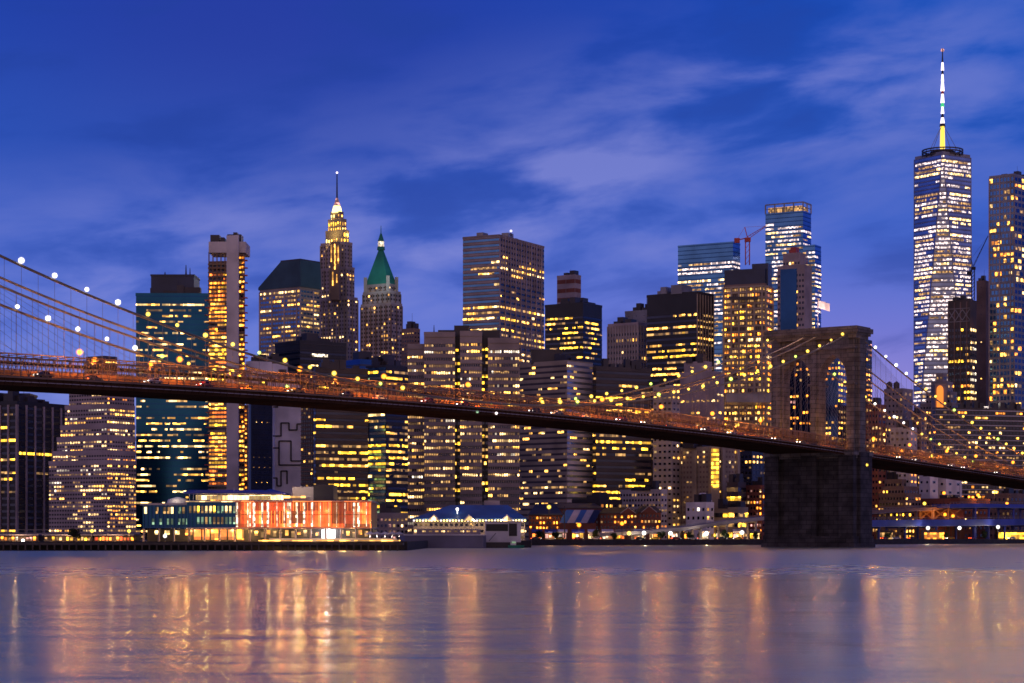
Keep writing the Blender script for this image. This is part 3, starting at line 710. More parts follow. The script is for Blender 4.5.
for q, y0, y1 in ((331.5, 245, 262), (335, 244, 270), (338.5, 246, 264), (333, 272, 286), (337, 275, 283)): mb.box((q - .45 - 512) / F * 1293, (q + .45 - 512) / F * 1293, 1291, 1291.4, ZZ(y1, 1293), ZZ(y0, 1293))
mb.build('lit_slot', 'warm', b)
mb = MB(); mb.box((330.5 - 512) / F * 1293, (339.5 - 512) / F * 1293, 1291.4, 1302, ZZ(300, 1293), ZZ(242, 1293)); mb.build('centre_bay', 'stone_brown', b)
for i in range(10):
    plight('flood_light', (*(cx8 + Vector((math.cos(i * .63), -abs(math.sin(i * .63)))) * 9), ZZ(243 - (i % 3) * 9, 1314)), 900, (1, .7, .2), b, .6) if i % 2 else None
# 9 dark box in front with lit sign strip
b9, P, z = block('dark_office_block', 'broad dark flat-topped office block with a small white lit sign near the top', 275, 300, 346, 341, 1000, 52, 'black_panel', n=3, fp=6.2, bp=3.6, ww=1, wh=.35, lit=.10, run=3, full=.03, dark=.4, cols=WRM, skip=9, slabs=(.3, .25), frame='dark_metal')
l, c, r, _ = P; e = (r - c).normalized(); n = Vector((e.y, -e.x)); mb = MB(); mb.obox(c + e * (r - c).length * .42 + n * .3, e, n, 4.3, .2, ZZ(356.5, 1005), ZZ(353.8, 1005)); mb.build('sign', 'hot_white', b9)
# 10 green pyramid tower
b = building('pyramid_roof_skyscraper', 'stone skyscraper with a steep green pyramid roof and a lit lantern', 'skyscraper', 1250, 381)
S10 = dict(fp=4.1, bp=2.5, ww=.5, wh=.55, lit=.16, run=1.6, full=.02, dark=.2, cols=WRM, off='black_panel', ribs=(2, .7, .4), frame='stone_brown')
tier(b, 361, 391, 402, 303, 1250, 34, 'stone_lilac', style=S10); tier(b, 363, 390, 400.5, 291, 1254, 34, 'stone_lilac', style=S10); P, z = tier(b, 365.5, 388, 396.5, 284, 1258, 34, 'stone_lilac', z0=ZZ(292, 1258), style=dict(S10, lit=.3))
cen = sum(P, Vector((0, 0))) / 4
for q in P: mb = MB(); mb.obox(q, (1, 0), (0, 1), 1, 1, z - 8, z + 5); mb.build('pinnacle', 'stone_lilac', b)
mb = MB(); mb.prism([tuple(cen + (p - cen) * 1.0) for p in P], z + .5, ZZ(250, 1268), 0, [tuple(cen + (p - cen) * .15) for p in P]); mb.build('roof', 'copper_green', b)
mb = MB(); mb.disc(cen, 2.4, ZZ(250.5, 1268), ZZ(247, 1268), 8, 2.2); mb.build('lantern_base', 'copper_green', b)
mb = MB(); mb.disc(cen, 1.9, ZZ(247, 1268), ZZ(242, 1268), 8, 1.8); mb.build('lantern', 'hot_white', b)
mb = MB(); mb.disc(cen, 2.0, ZZ(242, 1268), ZZ(234, 1268), 8, .5); mb.bar((*cen, ZZ(236, 1268)), (*cen, ZZ(226, 1268)), .35, 5, r2=.15); mb.build('spire', 'copper_green', b)
for i in range(5): plight('flood_light', (*(cen + Vector((i * 7 - 14, -19))), z + 3), 800, (.6, 1, .85), b, .6)
block('teal_block', 'low dark teal glass block in front of the green-roofed skyscraper', 340, 360, 392, 360, 1040, 50, 'glass_navy', n=3, fp=6, bp=4, ww=1, wh=.4, lit=.25, run=3, full=.08, dark=.4, cols=WRM)
block('small_brown_building', 'small brown building right of the green-roofed skyscraper', 402, 414, 420, 329, 1150, 34, 'stone_brown', n=2, fp=4, bp=2.6, ww=.5, wh=.5, lit=.12, run=1.5, cols=WRM)
# 11 ribbon lit blocks under the deck
block('brown_grid_building', 'narrow dim brown gridded building beside the pale maze wall tower', 301, 313, 317, 372, 860, 30, 'brown_panel', n=1, fp=4, bp=2.5, ww=.7, wh=.6, lit=.12, run=2, cols=MIXD, slabs=(.4, .3), frame='stone_brown')
block('ribbon_office', 'dark brown office block with long yellow window strips above the red-lit pier hall', 314, 316, 368, 368, 840, 62, 'brown_panel', n=4, fp=6.6, bp=3, ww=1, wh=.42, lit=.22, run=7, full=.22, dark=.33, cols=YEL, slabs=(1.2, .3), frame='brown_panel',
      rowf=lambda y, p: min(1, p * (2.2 if y > 445 else .45)))
block('ribbon_office_blue_corner', 'black office block with yellow strips and a pale blue glass corner', 366, 386, 407.5, 366, 845, 40, 'black_panel', n=4, fp=6.2, bp=2.6, ww=1, wh=.45, lit=.55, run=4, full=.25, dark=.12, cols=YEL, slabs=(1.1, .3), frame='black_panel',
      left=dict(off='glass_sky', frame='glass_blue', lit=.45, cols=(('yellow', 3), ('cream', 3), ('tealit', 1))))
# 12 big stepped grey office
b12 = building('broad_office_tower', 'broad grey-lilac office tower with a stepped top and two dark lit slots down its front', 'building', 900, 463)
S12 = dict(fp=6.75, bp=2.3, ww=.66, wh=.42, lit=.62, run=4, full=.16, dark=.12, cols=(('cream', 4), ('warm', 3), ('white', 1), ('dim', 6)), off='glass_black', slabs=(1.5, .45), frame='purple_stone')
for x0, xc, x1, tp, sb, an in ((407.5, 407.5, 425, 345, 10, 90), (424, 424, 455, 333, 5, 90), (453, 453, 461, 338, 9, 90), (460, 460, 482, 332, 4, 90), (481, 481, 489, 337, 8, 90), (488, 488, 519.5, 339, 4, 88)):
    dk = x1 - x0 < 9
    tier(b12, x0, xc, x1, tp, 900 + sb, an, 'black_panel' if dk else 'purple_stone', left=False, depth=28, right=dict(cols=YEL, lit=.5, bp=3.4, slabs=None, run=2, wh=.5) if dk else {}, style=dict(S12, skip=6), name='wall')
mb = MB(); Dp = 916; mb.box((438 - 512) / F * Dp, (500 - 512) / F * Dp, Dp, Dp + 15, ZZ(340, Dp), ZZ(330, Dp)); mb.box((454 - 512) / F * Dp, (469 - 512) / F * Dp, Dp + 2, Dp + 12, ZZ(331, Dp), ZZ(325, Dp)); mb.build('roof_house', 'dark_metal', b12)
mast(b12, 434, 333, 325, 912, .3)
# 13 tall twin tone tower
b13, P, z = block('tall_slab_skyscraper', 'tall dark square skyscraper with fine vertical ribs and yellow floors, standing alone above its neighbours', 463, 499.5, 544, 235, 1400, 28, 'purple_stone', n=3, units='metal_grey',
      fp=5.6, bp=2.7, ww=1, wh=.42, lit=.34, run=4, full=.1, dark=.35, cols=(('warm', 6), ('cream', 2), ('dim', 4), ('yellow', 2)), left=dict(off='glass_blue', slabs=(1.1, .3), frame='stone_lilac'), right=dict(ribs=(3, 1.0, .7), frame='stone_lilac', bp=1.7, run=6),
      rowf=lambda y, p: 0 if y < 251 else (.92 if 262 < y < 267.5 else (p * .7 if y < 296 else (.03 if y < 302 else min(1, p * 2.6)))))
l, c, r, _ = P
mb = MB()
for k in range(1, 17):
    p = c + (r - c) * (k / 17); e = (r - c).normalized(); n = Vector((e.y, -e.x)); mb.obox(p + n * .3, e, n, .4, .3, ZZ(283, 1400), z)
mb.build('crown_rib', 'stone_lilac', b13); mast(b13, 511, 236, 231, 1420, .5, tip='spire_white')
# 14 dark tower with lit roof box
b14, P, z = block('black_tower', 'black tower with irregular yellow floors right of the tall ribbed skyscraper', 545, 583, 602, 303, 1200, 34, 'black_panel', n=3, fp=5, bp=2.6, ww=1, wh=.42, lit=.5, run=3, full=.18, dark=.25, cols=YEL, skip=11)
block('red_banded_tower', 'narrow grey tower with dark red bands and a lit base rising behind the black tower', 557, 575, 581, 275, 1500, 34, 'stone_lilac', n=1, fp=9, bp=12, ww=.96, wh=.5, lit=.0, off='brick', rowf=lambda t, p: 0)
# 15 pale ribbed office
block('pale_ribbon_building', 'pale grey office building with thin white floor bands and random lit windows', 520, 567, 592.5, 361, 1085, 40, 'stone_tan', pent=((531, 562, 350, 'dark_metal'),), n=3,
      fp=5.6, bp=3.1, ww=1, wh=.42, lit=.16, run=1.5, full=.01, dark=.1, cols=WRM, slabs=(1.6, .35), frame='stone_tan', left=dict(off='brown_panel'), right=dict(off='glass_sky', frame='concrete_pale'))
# 16
block('brown_office', 'dark brown office block with a few full yellow floors below the bridge deck', 593, 596, 651, 367, 1090, 60, 'brown_panel', n=5, fp=6.3, bp=3.2, ww=1, wh=.42, lit=.2, run=5, full=.2, dark=.4, cols=YEL, slabs=(1.1, .3), frame='brown_panel', rowf=lambda y, p: min(1, p * (2 if y > 440 else .6)))
# 17
block('ribbed_stone_building', 'grey building with close vertical ribs and two rows of lit windows', 608, 638, 650.5, 323, 1180, 34, 'stone_lilac', n=2, fp=6, bp=2.7, ww=.6, wh=.5, lit=.3, run=3, full=.06, dark=.35, cols=MIXD, skip=4, ribs=(1, .75, .6), frame='concrete')
block('plain_dark_slab', 'plain dark grey slab building behind the ribbed grey building', 625, 648, 663.5, 310.5, 1240, 34, 'metal_grey', n=3, left=dict(fp=6, bp=8, ww=.1, wh=.1, lit=0), right=dict(fp=6, bp=8, ww=.1, wh=.1, lit=0))
# 18
block('black_glass_tower', 'black glass tower with a blank top band and yellow floors, right side gridded', 647, 697, 713.5, 292, 1150, 36, 'black_panel', n=4, units='metal_grey', fp=5.8, bp=3.0, ww=1, wh=.42, lit=.5, run=4, full=.3, dark=.2, cols=(('yellow', 3), ('warm', 4), ('dim', 1)), skip=17, right=dict(ww=.5, ribs=(1, .5, .4), frame='stone_tan', cols=MIXD))
# 19
block('blue_glass_skyscraper', 'flat-topped blue glass skyscraper with white lit floors behind the black glass tower', 678, 733, 740, 242, 1900, 30, 'glass_blue', n=0, fp=4.2, bp=3.6, ww=1, wh=.5, lit=.62, run=3, full=.25, dark=.15, cols=WHT, off='glass_blue', skip=16, slabs=(.6, .3), frame='glass_navy')
# 20
b20 = building('orange_lit_tower', 'unfinished tower under a dark cap, its bare floors glowing orange, with a crane above', 'building', 1150, 748)
S20 = dict(fp=5.6, bp=2.6, ww=.7, wh=.55, lit=.8, run=3, full=.4, dark=.05, cols=(('amber', 5), ('warm', 4), ('yellow', 3), ('dim', 5), ('cream', 1)), slabs=(.9, .8), frame='stone_tan', ribs=(3, 1.0, 1.0), off='brown_panel')
P, z = tier(b20, 724, 765, 772, 284, 1150, 24, 'stone_brown', style=S20)
tier(b20, 724.5, 765, 771.5, 269, 1151, 24, 'navy_panel', z0=ZZ(285, 1150), left=False, right=False, name='cap'); tier(b20, 752, 768, 772, 264, 1152, 24, 'navy_panel', z0=ZZ(285, 1150), left=False, right=False, name='cap')
mb = MB(); mb.box((723 - 512) / F * 1143, (768 - 512) / F * 1143, 1128, 1150, ZZ(404, 1143), ZZ(395.5, 1143)); mb.build('loading_deck', 'metal_grey', b20)
mb = MB(); mb.obox(P[1] + Vector((-12, -1)), (1, 0), (0, 1), 8, 1.2, ZZ(300, 1150), ZZ(297, 1150)); mb.build('ledge', 'dark_metal', b20)
# 21
b21, P, z = block('tall_blue_tower', 'tallest of the blue glass towers behind the bridge tower, with a warm lit open crown', 765.5, 803, 811, 211, 2000, 30, 'glass_blue', n=0, fp=4.2, bp=4.0, ww=1, wh=.5, lit=.6, run=3, full=.35, dark=.15, cols=WHT, off='glass_blue', skip=3, slabs=(.6, .3), frame='glass_navy', rowf=lambda y, p: p * .1 if y < 226 else p)
l, c, r, bk = P; mb = MB(); zt = ZZ(202, 2000)
for p in (l, c, r, lerp2(l, c, .5), lerp2(l, c, .25), lerp2(l, c, .75), lerp2(c, r, .5)): mb.obox(p, (1, 0), (0, 1), .6, .6, z, zt)
for a, b_ in ((l, c), (c, r)): mb.bar((*a, zt), (*b_, zt), .8); mb.bar((*a, (z + zt) / 2), (*b_, (z + zt) / 2), .4)
mb.build('crown_frame', 'metal_grey', b21)
mb = MB(); inn = [cq + ((l + r) / 2 - cq) * .12 for cq in P]; mb.prism([tuple(p) for p in inn], z, ZZ(205, 2000)); mb.build('lit_crown', 'dim', b21)
block('blue_shoulder_tower', 'narrow blue glass tower with white lit floors stepping down right of the tallest blue tower', 803, 815, 821, 245, 1960, 30, 'glass_blue', n=0, fp=4.2, bp=3.2, ww=1, wh=.5, lit=.6, run=2, full=.25, dark=.15, cols=WHT, off='glass_blue', skip=3, slabs=(.6, .3), frame='glass_navy')
b, P, z = block('navy_window_tower', 'dark blue tower with a lilac stone top and small warm windows down its edges', 777.5, 804.5, 812, 265, 1500, 30, 'stone_lilac', n=2, units='crane_red', tiers=((783, 800, 806, 253, 6),), fp=5.6, bp=3.0, ww=.6, wh=.5, lit=.4, run=1.2, full=0, dark=.0, cols=(('warm', 4), ('cream', 3), ('pink', 2)), off='navy_panel', right=False,
      colmask=lambda u, t, r: (r.random() < .75 if .2 < u < .8 else False), skip=3)
l, c, r, _ = P; mb = MB(); lz = ZZ(268, 1500); l0, c0, r0, _q = plan_box(777.5, 804.5, 812, 1500, 30); e = (c0 - l0).normalized(); n = Vector((e.y, -e.x))
mb.obox(lerp2(l0, c0, .42) + n * .25, e, n, (c0 - l0).length * .30, .22, GZ, lz); mb.build('glass_bay', 'glass_navy', b)
mast(b, 807, 264, 250, 1510, .35, 'crane_red')
# 22 the tallest tower, an antiprism
D22 = 2280; hw_ = 62 / 2
b22 = building('tallest_skyscraper', 'tallest skyscraper, glass faces tapering to a ringed roof and a striped lit spire', 'skyscraper', D22, 942.5)
cx = Vector(((942.5 - 512) / F * (D22 + hw_), D22 + hw_)); ang0 = math.atan2(-cx.x, cx.y) * 0 - .19
def rot2(p, a): return Vector((p[0] * math.cos(a) - p[1] * math.sin(a), p[0] * math.sin(a) + p[1] * math.cos(a)))
bs = [cx + rot2(p, ang0) for p in ((-hw_, -hw_), (hw_, -hw_), (hw_, hw_), (-hw_, hw_))]
hh = hw_ * .99
ts = [cx + rot2(p, ang0) for p in ((0, -hh), (hh, 0), (0, hh), (-hh, 0))]
z0, zm, z1 = GZ, 60.0, ZZ(154, D22)
mb = MB(); mb.prism([tuple(p) for p in bs], z0, zm)
for k in range(4):
    mb.quad([(*bs[k], zm), (*bs[(k + 1) % 4], zm), (*ts[k], z1)]); mb.quad([(*bs[(k + 1) % 4], zm), (*ts[(k + 1) % 4], z1), (*ts[k], z1)])
mb.quad([(*p, z1) for p in ts]); mb.build('curtain_wall', 'glass_sky', b22); SIL.append((914, 971.5, 154, D22))
def rows22(t, p): return p
S22 = dict(fp=4.15, bp=2.9, ww=1, wh=.58, lit=.62, run=8, full=.42, dark=.08, cols=(('lilac_white', 6), ('cream', 2), ('dim', 2)), off='glass_sky', slabs=(.8, .35), frame='metal_grey', proud=.35)
fill(b22, V3(bs[0], zm), V3(bs[1], zm), V3(ts[0], z1), V3(ts[0], z1), D22, **dict(S22, seed=3, rowf=lambda y, p: 1 if 190 < y < 212 else p))
def rw(y, p): return .1 if y < 157.5 else (1.0 if y < 175 else (.3 if y < 191 else (1.0 if y < 213 else (.45 if y < 226 else p))))
fill(b22, V3(bs[0], zm), V3(bs[0], zm), V3(ts[3], z1), V3(ts[0], z1), D22, **dict(S22, seed=4, rowf=rw))
fill(b22, V3(bs[1], zm), V3(bs[1], zm), V3(ts[0], z1), V3(ts[1], z1), D22, **dict(S22, seed=5, rowf=rw))
mb = MB(); mb.bar((*bs[0], zm), (*ts[0], z1), .5); mb.bar((*bs[1], zm), (*ts[0], z1), .5); mb.bar((*bs[1], zm), (*ts[1], z1), .5); mb.bar((*bs[0], zm), (*ts[3], z1), .5)
mb.bar((*ts[0], z1), (*ts[1], z1), .6); mb.bar((*ts[0], z1), (*ts[3], z1), .6); mb.build('edge_trim', 'metal_grey', b22)
mb = MB(); inn = [cx + (p - cx) * .97 for p in ts]; mb.prism([tuple(p) for p in inn], z1, z1 + 3.5); mb.build('parapet', 'metal_grey', b22)
rc = (*cx,)
for rr, za, zb in ((23, 151.5, 150), (22, 148, 147), (22, 145.6, 144)):
    mb = MB(); n_ = 40
    for k in range(n_):
        a0, a1 = 2 * math.pi * k / n_, 2 * math.pi * (k + 1) / n_
        p0 = (cx.x + rr * math.cos(a0), cx.y + rr * math.sin(a0)); p1 = (cx.x + rr * math.cos(a1), cx.y + rr * math.sin(a1))
        mb.bar((*p0, ZZ(za, D22)), (*p1, ZZ(za, D22)), .9); 
        if k % 2: mb.bar((*p0, ZZ(154, D22)), (*p0, ZZ(za, D22)), .35)
    mb.build('antenna_ring', 'dark_metal', b22)
mb = MB(); mb.disc(rc, 14, z1 + 1, ZZ(147, D22), 24); mb.build('roof_drum', 'dark_metal', b22)
mb = MB()
for k in range(4): a = R(45 + 90 * k); mb.bar((cx.x + 19 * math.cos(a), cx.y + 19 * math.sin(a), ZZ(147, D22)), (cx.x, cx.y, ZZ(118, D22)), .25)
mb.build('spire_stay', 'wire', b22)
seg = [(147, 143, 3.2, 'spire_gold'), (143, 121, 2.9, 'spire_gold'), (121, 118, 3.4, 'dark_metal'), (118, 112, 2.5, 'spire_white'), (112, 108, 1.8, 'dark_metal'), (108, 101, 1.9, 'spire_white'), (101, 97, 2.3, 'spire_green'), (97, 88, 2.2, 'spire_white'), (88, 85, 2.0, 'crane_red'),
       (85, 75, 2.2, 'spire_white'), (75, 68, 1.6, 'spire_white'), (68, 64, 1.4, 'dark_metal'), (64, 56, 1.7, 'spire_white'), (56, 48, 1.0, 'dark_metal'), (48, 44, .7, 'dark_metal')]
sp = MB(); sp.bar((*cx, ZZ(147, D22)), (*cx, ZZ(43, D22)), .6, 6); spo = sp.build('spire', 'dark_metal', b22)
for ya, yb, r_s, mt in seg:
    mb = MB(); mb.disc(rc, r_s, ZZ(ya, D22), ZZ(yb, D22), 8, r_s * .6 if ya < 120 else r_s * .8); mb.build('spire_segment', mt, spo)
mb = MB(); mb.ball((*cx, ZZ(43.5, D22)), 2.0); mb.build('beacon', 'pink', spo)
# 23
block('right_edge_tower', 'tall grey-blue residential tower with orange windows at the right edge', 989.5, 1014, 1040, 174, 1500, 40, 'metal_grey', n=3, fp=6.3, bp=3.6, ww=.72, wh=.68, lit=.20, run=1.8, full=.05, dark=.18, cols=(('warm', 6), ('amber', 3), ('cream', 2)), off='glass_blue', ribs=(3, 1.0, .5), frame='stone_lilac', right=dict(off='glass_navy', frame='purple_stone'))
# 24
b24, P, z = block('braced_top_tower', 'dark slim tower with crossed bracing near its top in front of the tallest skyscraper', 948.5, 970, 976.5, 300, 1500, 34, 'brown_panel', n=2, fp=6.2, bp=3.2, ww=.7, wh=.5, lit=.26, run=2.5, full=.08, dark=.2, cols=(('yellow', 4), ('warm', 3), ('amber', 2)), skip=24, ribs=(2, .8, .6), frame='stone_brown', right=dict(cols=(('cream', 5), ('white', 2)), lit=.75, bp=2.2, ribs=None))
l, c, r, _ = P; e = (c - l).normalized(); n3 = Vector((e.y, -e.x)) ; mb = MB()
for k in range(3):
    a = lerp2(l, c, k / 3) + n3 * .6; b_ = lerp2(l, c, (k + 1) / 3) + n3 * .6
    mb.bar((*a, ZZ(320, 1500)), (*b_, ZZ(309, 1500)), .35); mb.bar((*b_, ZZ(320, 1500)), (*a, ZZ(309, 1500)), .35)
mb.bar((*(l + n3 * .6), ZZ(321, 1500)), (*(c + n3 * .6), ZZ(321, 1500)), .3); mb.bar((*(l + n3 * .6), ZZ(308, 1500)), (*(c + n3 * .6), ZZ(308, 1500)), .3); mb.build('cross_brace', 'metal_grey', b24)
b25, P, z = block('plain_brown_slab', 'plain brown windowless slab between the braced tower and the right edge tower', 976.5, 986, 990, 281, 1560, 30, 'stone_brown', n=2, left=dict(fp=9, bp=12, ww=.1, wh=.1, lit=0), right=False)
# 26 right-hand cluster above the deck
b, P, z = block('water_tank_building', 'dark brick building with two round water tanks on its pale parapet', 884, 903, 913, 389, 1250, 36, 'purple_stone', n=0, fp=6, bp=4, ww=.4, wh=.45, lit=.1, run=1, cols=WRM)
for q in (889.5, 896.5):
    cq = W(q, 389, 1268); mb = MB(); mb.disc(cq, 1.9, z, z + 4.6, 12); mb.disc(cq, 2.0, z + 4.6, z + 5.9, 12, .3)
    for a in range(4): mb.bar((cq.x + 1.4 * math.cos(a * 1.57), cq.y + 1.4 * math.sin(a * 1.57), z), (cq.x + 1.4 * math.cos(a * 1.57), cq.y + 1.4 * math.sin(a * 1.57), z + .4), .2)
    mb.build('water_tank', 'timber', b)
block('left_lit_edge_building', 'dark building with a column of orange windows peeking out beside the bridge tower', 846, 866, 872, 340, 1300, 30, 'black_panel', n=2, fp=5, bp=3, ww=.6, wh=.5, lit=.25, run=1, cols=AMB, right=dict(lit=.75, bp=2.4, cols=(('amber', 4), ('pink', 2), ('warm', 3))))
block('arch_backdrop_tower', 'navy tower with a few orange windows seen through the arches of the bridge tower', 780, 838, 848, 358, 1180, 28, 'glass_navy', n=3, fp=5.4, bp=3.2, ww=.6, wh=.5, lit=.2, run=1.5, dark=.3, cols=(('pink', 2), ('warm', 3), ('amber', 3)), off='glass_navy', right=dict(lit=.8, cols=YEL, bp=2.6))
block('low_brick_flats', 'brown brick flats with warm windows just right of the bridge tower', 866, 878, 886, 405, 1200, 40, 'brick', n=2, fp=6, bp=3.4, ww=.5, wh=.5, lit=.3, run=1, cols=WRM)
block('white_low_building', 'low pale building with a column of pink-lit windows behind the deck', 890, 910, 917, 428, 1200, 34, 'concrete_pale', n=2, fp=6, bp=5, ww=.4, wh=.45, lit=.15, run=1, cols=WRM, right=dict(lit=.8, cols=(('pink', 1), ('amber', 1)), bp=3))
block('mid_brown_building', 'mid-height brown building with scattered lights behind the white low building', 911, 921, 927, 414, 1240, 34, 'stone_brown', n=3, fp=5, bp=3, ww=.5, wh=.5, lit=.2, run=1, cols=WRM)
b27, P, z = block('municipal_building', 'stepped dark stone building with a tall orange-lit arched niche', 920, 952, 960, 403, 1350, 34, 'purple_stone', n=0, tiers=((926, 950, 957, 392, 6), (931, 947, 953, 382, 10), (936, 943, 947, 374, 14)), fp=5, bp=3, ww=.5, wh=.5, lit=.2, run=1.4, cols=WRM)
mb = MB(); DN = 1338
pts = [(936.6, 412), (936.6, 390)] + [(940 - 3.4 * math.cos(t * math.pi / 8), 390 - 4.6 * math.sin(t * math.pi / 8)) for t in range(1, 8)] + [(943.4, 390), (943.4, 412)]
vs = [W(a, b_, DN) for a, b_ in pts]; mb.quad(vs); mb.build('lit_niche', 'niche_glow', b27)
mb = MB(); mb.box((934 - 512) / F * 1342, (946 - 512) / F * 1342, 1339, 1352, GZ, ZZ(384, 1342)); mb.build('niche_bay', 'purple_stone', b27)
b28, P, z = block('housing_slab', 'long brown housing block with thin pale floor lines and orange windows on the right', 933, 936, 1060, 408, 1290, 72, 'brown_panel', n=5, fp=4.9, bp=3.4, ww=.7, wh=.5, lit=.16, run=2, full=.0, dark=.1, cols=(('warm', 5), ('amber', 3), ('cream', 2), ('dim', 3)), slabs=(.55, .5), frame='concrete_pale')
mb = MB(); q = W(1004, 408, 1345); mb.disc(q, 5.3, z, z + 3.0, 20); mb.disc(q, 5.3, z + 3.0, z + 5.6, 20, 3.6); mb.build('roof_drum', 'dark_metal', b28)
mb = MB(); q = W(985, 408, 1315); mb.box(q.x - 2.5, q.x + 2.5, q.y, q.y + 4, z, z + 2.6); mb.build('roof_house', 'white_panel', b28); plight('roof_light', (q.x, q.y - 3, z + 4), 700, (1, .9, .7), b28)
# behind the deck, centre right
block('lilac_office', 'pale lilac office building with a few lit windows behind the bridge cables', 680, 716, 724, 372, 1120, 30, 'stone_lilac', n=4, tiers=((684, 706, 712, 362, 8),), fp=6, bp=5, ww=.6, wh=.4, lit=.22, run=2, cols=WRM, off='stone_lilac')
block('pale_low_block', 'low pale block with dim windows between the cables and the deck', 653, 672, 680, 386, 1100, 34, 'concrete', n=2, fp=6, bp=5, ww=.5, wh=.4, lit=.15, run=2, cols=WRM)
block('beige_apartment_tower', 'beige apartment tower with projecting bays and a bright yellow stair column', 648, 722, 737, 447, 1090, 40, 'stone_tan', n=4, fp=5.0, bp=3.2, ww=.55, wh=.5, lit=.22, run=1.2, full=0, dark=.05, cols=WRM, off='stone_brown', ribs=(5, 2.4, 1.2), frame='stone_tan')
ba = [o for o in bpy.data.objects if o.name == 'beige_apartment_tower'][0]
mb = MB(); mb.box((710.5 - 512) / F * 1084, (719.5 - 512) / F * 1084, 1083, 1105, GZ, ZZ(447, 1084)); mb.build('stair_bay', 'stone_tan', ba)
for k in range(9):
    y = 449 + k * 4.4; mb = MB(); mb.box((711.5 - 512) / F * 1083, (718.5 - 512) / F * 1083, 1082.5, 1082.9, ZZ(y + 2.9, 1083), ZZ(y, 1083)); mb.build('stair_window', 'yellow', ba)
block('left_edge_flats', 'dark blue flats with few lights left of the bridge tower base', 737, 752, 770, 452, 1115, 40, 'navy_panel', n=3, fp=5.4, bp=3.4, ww=.5, wh=.5, lit=.12, run=1, cols=WRM)
for (nm, lab, x0, xc, x1, tp, D, wl, kw) in (
    ('yellow_floor_block', 'low dark block with two full yellow floors near the bridge tower base', 727, 738, 746, 483, 1075, 'brown_panel', dict(fp=9, bp=3, ww=1, wh=.5, lit=.6, run=4, cols=YEL)),
    ('red_lit_flats', 'low brick flats dotted with red and orange windows left of the bridge tower base', 744, 762, 775, 486, 1080, 'brick', dict(fp=6, bp=3.2, ww=.5, wh=.5, lit=.4, run=1, cols=(('amber', 3), ('pink', 2), ('cream', 1)))),
    ('mansard_hotel', 'dark stepped corner building with rows of lit windows right of the bridge tower base', 872, 905, 921, 494, 1190, 'stone_brown', dict(fp=5.6, bp=3.0, ww=.5, wh=.5, lit=.42, run=1.6, full=.2, cols=(('warm', 4), ('yellow', 4), ('amber', 1)), tiers=((876, 904, 918, 487, 4), (882, 902, 914, 480, 8)))),
    ('white_gable_building', 'plain white gable-ended building under the right end of the bridge', 919, 930, 938, 476, 1230, 'white_panel', dict(fp=9, bp=7, ww=.3, wh=.3, lit=.05, run=1)),
    ('pale_gable_building', 'pale blue-grey gable-ended building further right under the bridge', 938, 946, 962, 478, 1245, 'white_panel', dict(fp=9, bp=7, ww=.3, wh=.3, lit=.05, run=1)),
    ('brick_warehouse', 'long low red brick warehouse under the right end of the bridge', 921, 960, 990, 499, 1205, 'brick', dict(fp=7, bp=4, ww=.4, wh=.4, lit=.15, run=1, cols=WRM)),
    ('dark_roof_warehouse', 'dark roofed warehouse with a lit doorway at the far right shore', 985, 1010, 1045, 494, 1265, 'stone_brown', dict(fp=7, bp=4, ww=.4, wh=.4, lit=.15, run=1, cols=WRM)),
    ('pink_wall_building', 'low plain pinkish building behind the bridge tower edge', 870, 876, 881, 474, 1230, 'concrete_pale', dict(fp=9, bp=7, ww=.2, wh=.2, lit=0)),
    ('beige_loft', 'low beige loft building with a row of small square windows behind the brick market', 620, 661, 667, 490, 1055, 'concrete_pale', dict(fp=5.5, bp=3.0, ww=.5, wh=.5, lit=.25, run=2, cols=(('amber', 1), ('dim', 3)))),
    ('grey_loft', 'low dark grey block with a flat roof behind the blue-roofed market houses', 572, 600, 622, 500, 1045, 'dark_metal', dict(fp=7, bp=4, ww=.5, wh=.4, lit=.5, run=1, cols=AMB)),
    ('sloped_glass_house', 'small pale blue house with a lit doorway in front of the beige apartment tower', 686, 706, 714, 503, 1045, 'white_panel', dict(fp=8, bp=5, ww=.4, wh=.4, lit=.3, run=1, cols=CRM)),
    ('tan_shop_row', 'low tan building with a bright yellow strip of windows near the viaduct', 712, 738, 748, 508, 1050, 'stone_tan', dict(fp=9, bp=3.5, ww=.95, wh=.5, lit=.8, run=5, cols=YEL)),
    ('low_left_block', 'low grey block with small windows at the foot of the yellow strip offices', 372, 392, 408, 514, 780, 'purple_stone', dict(fp=6, bp=4, ww=.5, wh=.5, lit=.2, run=1, cols=(('pink', 1), ('dim', 2), ('cream', 1))))):
    block(nm, lab, x0, xc, x1, tp, D, 40, wl, n=2, **kw)
# domed roof over the small blue house
b = building('round_roof_hall', 'pale round-backed hall with a curved roof beside the viaduct', 'building', 1058, 700)
mb = MB(); q = W(703, 492, 1058); mb.disc(q, 4.6, GZ, ZZ(500, 1058), 20); mb.disc(q, 4.2, ZZ(500, 1058), ZZ(496, 1058), 20, 3.3); mb.disc(q, 3.3, ZZ(496, 1058), ZZ(493, 1058), 20, 1.4); mb.build('drum', 'white_panel', b)

